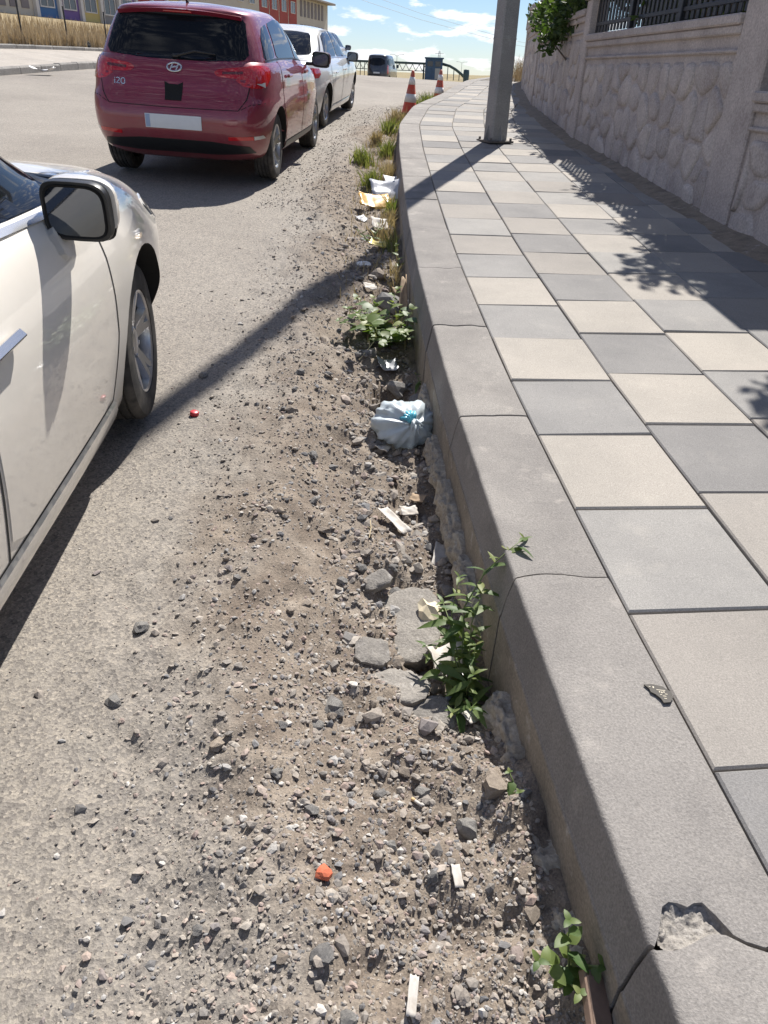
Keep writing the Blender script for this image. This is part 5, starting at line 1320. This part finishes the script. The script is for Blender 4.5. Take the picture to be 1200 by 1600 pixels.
S('white_litter', .14, .16, 'paper', -.14, 6.75, .05, (.4, .2, .2), 'crushed white litter between the two wrappers', seed=16)
S('clear_film', .11, .09, 'grey_film', -.02, 3.98, .015, (.3, .2, .3), 'clear plastic film below the broad-leaved weed', seed=17, curl=.4)
S('paper_scrap', .02, .05, 'paper', .19, .99, .012, (.1, .1, .15), 'thin white paper sliver on bare dirt near the kerb', seed=18)
S('paper_scrap', .018, .07, 'paper', .09, .74, .012, (.1, .1, -.1), 'narrow white splinter near the bottom edge', seed=19)
crumple('crumpled_cup', (.075, .10, .06), M['cream_paper'], (.165, 1.96, gz(.165, 1.96) + .035), (.4, .2, .6), 'crumpled cream paper cup behind the tall weed', 'litter', 5.2, .45)
crumple('brick_fragment', (.035, .035, .022), M['brick'], (-.095, .95, gz(-.095, .95) + .009), (0, .2, .4), 'small orange-red brick fragment on the gravel', 'brick fragment', 2.2, .3)
crumple('paper_ball', (.11, .09, .07), M['paper'], (.15, 4.9, gz(.15, 4.9) + .03), (0, 0, 0), 'white paper ball beside the curled cardboard', 'litter', 7.7, .4)
crumple('paper_ball', (.10, .08, .05), M['white_plastic'], (-.22, 5.6, gz(-.22, 5.6) + .02), (0, 0, 0), 'white polystyrene lump on the pale boulder', 'litter', 8.7, .4)
scrap('plastic_bag', .5, .34, M['white_plastic'], le_pt(18.9, -.55, .09), (0, 0, .2), 'flattened white plastic bag on the road by the far kerb', seed=33, curl=.25)
# red bottle cap
bc = MB().lathe([(.001, .016), (.015, .016), (.019, .013), (.020, 0), (.017, 0), (.0165, .011), (.001, .012)], 24); bc.build('bottle_cap', M['red_plastic'], None, True, loc=(-.85, 3.02, gz(-.85, 3.02) + .004), rot=(.1, .15, 0), label='red plastic bottle cap on the asphalt', cat='bottle cap')
# crushed clear bottle
bt = MB().lathe([(.001, 0), (.030, .002), (.033, .02), (.030, .06), (.034, .085), (.031, .12), (.030, .15), (.014, .185), (.013, .205), (.001, .206)], 22)
vv = [Vector(v) for v in bt.v]; vv = [Vector((v.x * (1 - .25 * math.sin(v.z * 22) ** 2), v.y * (.62 + .2 * math.sin(v.z * 31)), v.z)) for v in vv]
bo = put('plastic_bottle', mesh('plastic_bottle', vv, bt.f, M['clear'], True), None, (.20, 2.83, gz(.20, 2.83) + .04), (1.45, .15, .35), 'crushed clear plastic bottle lying below the rubbish bag', 'bottle')
MB().lathe([(.015, .19), (.016, .192), (.016, .21), (.001, .211)], 16).build('cap', M['white_plastic'], bo, True)
# cigarette end, dry stalks
M['filter'] = simple('cigarette_filter', (.62, .42, .22), .9)
cg = MB().tube([(0, 0, 0), (0, .022, 0)], .004, 10).build('cigarette_end', M['paper'], None, True, loc=(.12, 1.18, gz(.12, 1.18) + .006), rot=(0, 0, .9), label='white cigarette end on the bare dirt', cat='cigarette')
MB().tube([(0, .022, 0), (0, .032, 0)], .0042, 10).build('filter', M['filter'], cg, True)
S('plastic_sheet', .2, .14, 'white_plastic', -.05, 8.55, .05, (.5, .1, .4), 'scrap of white plastic among the upper gutter grass', seed=41)
S('film_wrapper', .12, .09, 'grey_film', -.30, 6.95, .03, (.4, .1, .9), 'small grey film scrap left of the crushed white litter', seed=42)
S('paper_scrap', .09, .07, 'paper', -.16, 5.15, .04, (.3, .2, .4), 'dirty paper scrap on the boulders', seed=43)
S('paper_scrap', .08, .06, 'paper', -.02, 3.02, .02, (.3, .2, 1.4), 'torn white plastic flap left of the rubbish bag', seed=44)
M['stalk'] = simple('dry_stalk', (.55, .45, .28), .8, var=.2)
MB().tube([(0, 0, 0), (.05, .12, .03), (.09, .26, .05)], [.004, .0035, .002], 6).tube([(.05, .12, .03), (.045, .19, .06)], [.002, .001], 5).build('dry_stalk', M['stalk'], None, loc=(-.17, 3.95, gz(-.17, 3.95) + .012), label='pale dry stalk leaning out of the gutter by the broad-leaved weed', cat='stalk')
MB().tube([(0, 0, 0), (.005, .05, .012), (.0, .09, .02)], .0018, 5).tube([(.004, .045, .01), (-.01, .06, .012)], .001, 4).build('dry_stalk', M['stalk'], None, loc=(-.05, 2.28, gz(-.05, 2.28) + .012), label='short straw on the gravel above the slab', cat='stalk')
# brown board sunk by the kerb
MB().box((0, 0, 0), (.05, .20, .02), .003).box((.0, .03, .011), (.044, .12, .004), .002).build('board_offcut', simple('brown_board', (.22, .15, .11), .8, var=.25, vscale=30, bmp=.3), None, loc=(.425, .68, gz(.425, .68) + .03), rot=(.25, .5, .12), label='narrow brown board offcut under the small weed at the kerb', cat='board')
# printed badge shard on the kerb
bx_, by_ = .652, 1.285; bdg = MB().prism([(-.030, .022), (-.012, .026), (.012, .022), (.028, .008), (.031, -.008), (.022, -.026), (.006, -.030), (.002, -.018), (-.008, -.006), (-.018, 0), (-.020, .010)], 0, .004)
bo = bdg.build('badge_shard', simple('dark_badge', (.06, .054, .046), .75, .0, var=.2), None, loc=(bx_, by_, float(pz(by_)) + .004), rot=(.03, 0, -.1), label='broken dark round badge with small pale print on the kerb top', cat='badge')
M['badge_ink'] = simple('badge_ink', (.34, .29, .20), .5)
ik = MB()
for k, (a, b_, w_, h) in enumerate([(.006, .008, .020, .002), (.002, .002, .003, .004), (.007, .001, .003, .005), (.012, .003, .003, .004), (.016, -.003, .006, .002), (.004, -.006, .004, .002), (.011, -.010, .008, .002), (.012, -.017, .006, .002), (-.010, .015, .003, .006), (-.018, .016, .004, .002)]): ik.box((a, b_, .0044), (w_, h, .0008))
ik.build('print', M['badge_ink'], bo)

# ------------------------------------------------------------------ weeds
def leaf_mesh(name, Ln, Wd, mat, droop=.25, fold=.2, n=5, shape=0):
    V, F_ = [], []
    for i in range(n + 1):
        t = i / n; w = Wd * (math.sin(math.pi * t ** (.8 if shape == 0 else .6)) ** (1.0 if shape == 0 else .6)) * .5 + .0008
        z = -droop * Ln * t * t; 
        V += [(-w, Ln * t, z + fold * w), (0, Ln * t, z), (w, Ln * t, z + fold * w)]
    for i in range(n):
        b_ = i * 3; F_ += [(b_, b_ + 1, b_ + 4, b_ + 3), (b_ + 1, b_ + 2, b_ + 5, b_ + 4)]
    return mesh(name, V, F_, mat, True)
M['weed2'] = leaf_mat('weed_leaf_pale', (.09, .15, .045), (.24, .26, .09), .35, per_object=True)
for k in ('weed', 'weed2'):      # vary leaf by leaf
    t = M[k].node_tree
LM = [leaf_mesh('leaf', .055, .016, M['weed'], .3, .25), leaf_mesh('leaf', .042, .013, M['weed2'], .15, .3), leaf_mesh('leaf', .065, .018, M['weed'], .55, .2)]
LB = [leaf_mesh('leaf', .050, .030, M['weed'], .3, .15, shape=1), leaf_mesh('leaf', .040, .026, M['weed2'], .2, .2, shape=1)]
LR = [leaf_mesh('leaf', .075, .062, M['weed'], .25, .12, shape=1), leaf_mesh('leaf', .06, .05, M['weed2'], .35, .15, shape=1), leaf_mesh('leaf', .045, .035, M['weed2'], .1, .2, shape=1)]
M['stem'] = simple('weed_stem', (.14, .18, .06), .6, var=.2)
def plant(x, y, z, stems, lm, label, seed, name='weed', spacing=.022, sc=1.0):
    r = random.Random(seed); root = empty(name, (x, y, z), label=label, cat='weed')
    for st in stems:
        P = [Vector(p) for p in st]; put('stem', MB().tube(P, [.0035 - .0025 * i / (len(P) - 1) for i in range(len(P))], 5).me('stem', M['stem'], True), root)
        ln = 0; k = 0
        for i in range(len(P) - 1):
            seg = P[i + 1] - P[i]; n = max(1, int(seg.length / spacing))
            for j in range(n):
                t = (i + j / n) / (len(P) - 1)
                if t < .12: continue
                k += 1; a = k * 2.4 + r.uniform(-.5, .5); s = sc * (.6 + .7 * math.sin(math.pi * min(1, t * .9 + .1))) * r.uniform(.75, 1.2)
                lo = put('leaf', r.choice(lm), root, P[i] + seg * (j / n), (r.uniform(-.1, .7), r.uniform(-.4, .4), a)); lo.scale = (s, s, s)
        for q in range(3):
            lo = put('leaf', r.choice(lm), root, P[-1], (r.uniform(.2, .9), 0, q * 2.1 + r.random())); lo.scale = (sc * .6,) * 3
    return root
xk_ = lambda y: float(kx(y))
plant(.265, 1.60, gz(.265, 1.60), [[(0, 0, 0), (-.02, .08, .14), (-.02, .15, .27), (.04, .20, .38), (.11, .24, .44), (.16, .28, .46)], [(0, 0, 0), (-.04, .10, .10), (-.05, .20, .20), (-.03, .27, .30)], [(0, 0, 0), (-.06, .02, .07), (-.11, .06, .12), (-.13, .10, .14)], [(0, 0, 0), (.0, .05, .12), (.0, .10, .24), (.03, .15, .33)],
      [(0, 0, 0), (.01, -.07, .06), (-.01, -.13, .11)], [(0, 0, 0), (-.04, -.07, .06), (-.06, -.13, .09)], [(0, 0, 0), (-.03, .06, .12), (-.06, .14, .21), (-.08, .2, .24)], [(0, 0, 0), (.0, .0, .11), (.01, .03, .22)], [(0, 0, 0), (-.03, .03, .10), (-.06, .08, .18)], [(0, 0, 0), (-.01, -.03, .09), (.0, -.05, .17)]], LM, 'tall leafy green weed leaning over the kerb', 21, spacing=.018, sc=1.05).scale = (.95, .95, .88)
plant(.395, .785, gz(.395, .785), [[(0, 0, 0), (-.01, .02, .06), (-.01, .05, .11)], [(0, 0, 0), (.02, 0, .05), (.05, -.01, .07)], [(0, 0, 0), (-.03, .0, .04), (-.07, .0, .06)], [(0, 0, 0), (-.01, -.03, .04), (0, -.05, .05)]], LB, 'small oval-leaved weed at the kerb foot near the bottom edge', 22, spacing=.014, sc=.72)
plant(.325, 1.17, gz(.325, 1.17) + .02, [[(0, 0, 0), (0, .01, .03), (-.01, .02, .05)], [(0, 0, 0), (.01, -.02, .03)]], LB, 'tiny green seedling among the mortar lumps', 23, spacing=.02, sc=.45)
bst = []
for k in range(15):
    a = k * 2.4; rr_l = random.uniform(.12, .26); hz = random.uniform(.06, .2)
    bst.append([(0, 0, 0), (math.cos(a) * rr_l * .5, math.sin(a) * rr_l * .6, hz * .7), (max(-.3, min(.13, math.cos(a) * rr_l)), math.sin(a) * rr_l * 1.2, hz)])
plant(-.05, 4.28, gz(-.05, 4.28), bst, LR, 'broad-leaved green weed in the gutter above the bag', 24, spacing=.019, sc=.72).scale = (1.25, 1.4, 1.25)
plant(.17, 3.72, gz(.17, 3.72), [[(0, 0, 0), (.02, .02, .05), (.03, .05, .09)], [(0, 0, 0), (-.03, .03, .05)]], LM, 'small narrow-leaved weed right above the bag', 25, spacing=.02, sc=.8)
plant(-.20, 6.35, gz(-.20, 6.35), [[(0, 0, 0), (-.05, .06, .07), (-.1, .1, .1)], [(0, 0, 0), (.05, .08, .1), (.06, .15, .15)], [(0, 0, 0), (.0, -.06, .06), (.02, -.1, .08)]], LM, 'low green weed beside the yellow wrapper', 26, spacing=.025, sc=1.2)
plant(.05, 5.6, gz(.05, 5.6), [[(0, 0, 0), (-.03, .05, .08), (-.04, .1, .14)], [(0, 0, 0), (.04, .03, .08)]], LB, 'small leafy weed near the kerb behind the boulders', 27, spacing=.03, sc=1.1)
# grass tufts along the kerb
M['tuft'] = leaf_mat('grass_blade_green', (.10, .13, .045), (.26, .25, .11), .3); M['tuft_dry'] = leaf_mat('grass_blade_dry', (.28, .23, .12), (.45, .38, .23), .25, (1.1, 1, .7))
TUF = [(.11, 4.62, .10, 1, 'olive grass tuft at the kerb beside the broad-leaved weed'), (.06, 5.35, .12, 0, 'dry grass tuft at the kerb behind the brown cardboard'), (.02, 6.1, .14, 1, 'green grass tuft against the kerb by the yellow wrapper'), (-.10, 6.6, .12, 0, 'dry grass tuft beside the crushed white litter'),
       (-.02, 7.3, .15, 1, 'green grass tuft right of the orange wrapper'), (-.28, 8.4, .16, 1, 'spreading green grass tuft above the grey sheet'), (-.10, 9.0, .17, 0, 'straw grass tuft against the kerb above the grey sheet'), (-.42, 9.9, .17, 1, 'wide green grass tuft in the upper gutter'), (-.14, 10.6, .18, 1, 'green grass tuft level with the pole'),
       (-.32, 11.7, .16, 0, 'dry grass tuft past the pole'), (-.16, 12.8, .2, 1, 'grass tuft below the nearer cone'), (-.05, 14.2, .22, 0, 'pale grass tuft just below the nearer cone'), (.30, 16.3, .24, 1, 'grass tuft between the two cones'), (.55, 17.4, .24, 1, 'grass tuft just below the farther cone'), (-.02, 7.0, .1, 0, 'small dry tuft between wrapper and kerb')]
for i, (x, y, h, g, lab) in enumerate(TUF):
    n = 170; r_ = np.random.default_rng(300 + i); sp_ = (.042 + .0045 * y) * (.6 if i == 9 else 1); X = r_.normal(0, sp_ * .6, n); Y = r_.normal(0, sp_, n)
    Zr = ground_z(x + X, y + Y) - gz(x, y); Pq = np.stack([X, Y, Zr - .004], 1); ok = (kx(y + Y) - (x + X)) > .05; Pq = Pq[ok]
    V, F_ = blades(Pq, h, .0028 + .0004 * y, 300 + i, .9); put('grass_tuft', fastmesh('grass_tuft', V, F_, M['tuft' if g else 'tuft_dry']), None, (x, y, gz(x, y)), None, lab, 'grass tuft')
n = 2600; y_ = 4.2 + rng.random(n) ** .8 * 14; d_ = .04 + rng.random(n) ** 1.8 * .42; x_ = kx(y_) - d_
V, F_ = blades(np.stack([x_, y_, ground_z(x_, y_) - .004], 1), .075, .003, 71, 1.0)
put('gutter_grass', fastmesh('gutter_grass', V, F_, M['tuft_dry']), label='sparse dry grass along the kerb foot', kind='stuff')
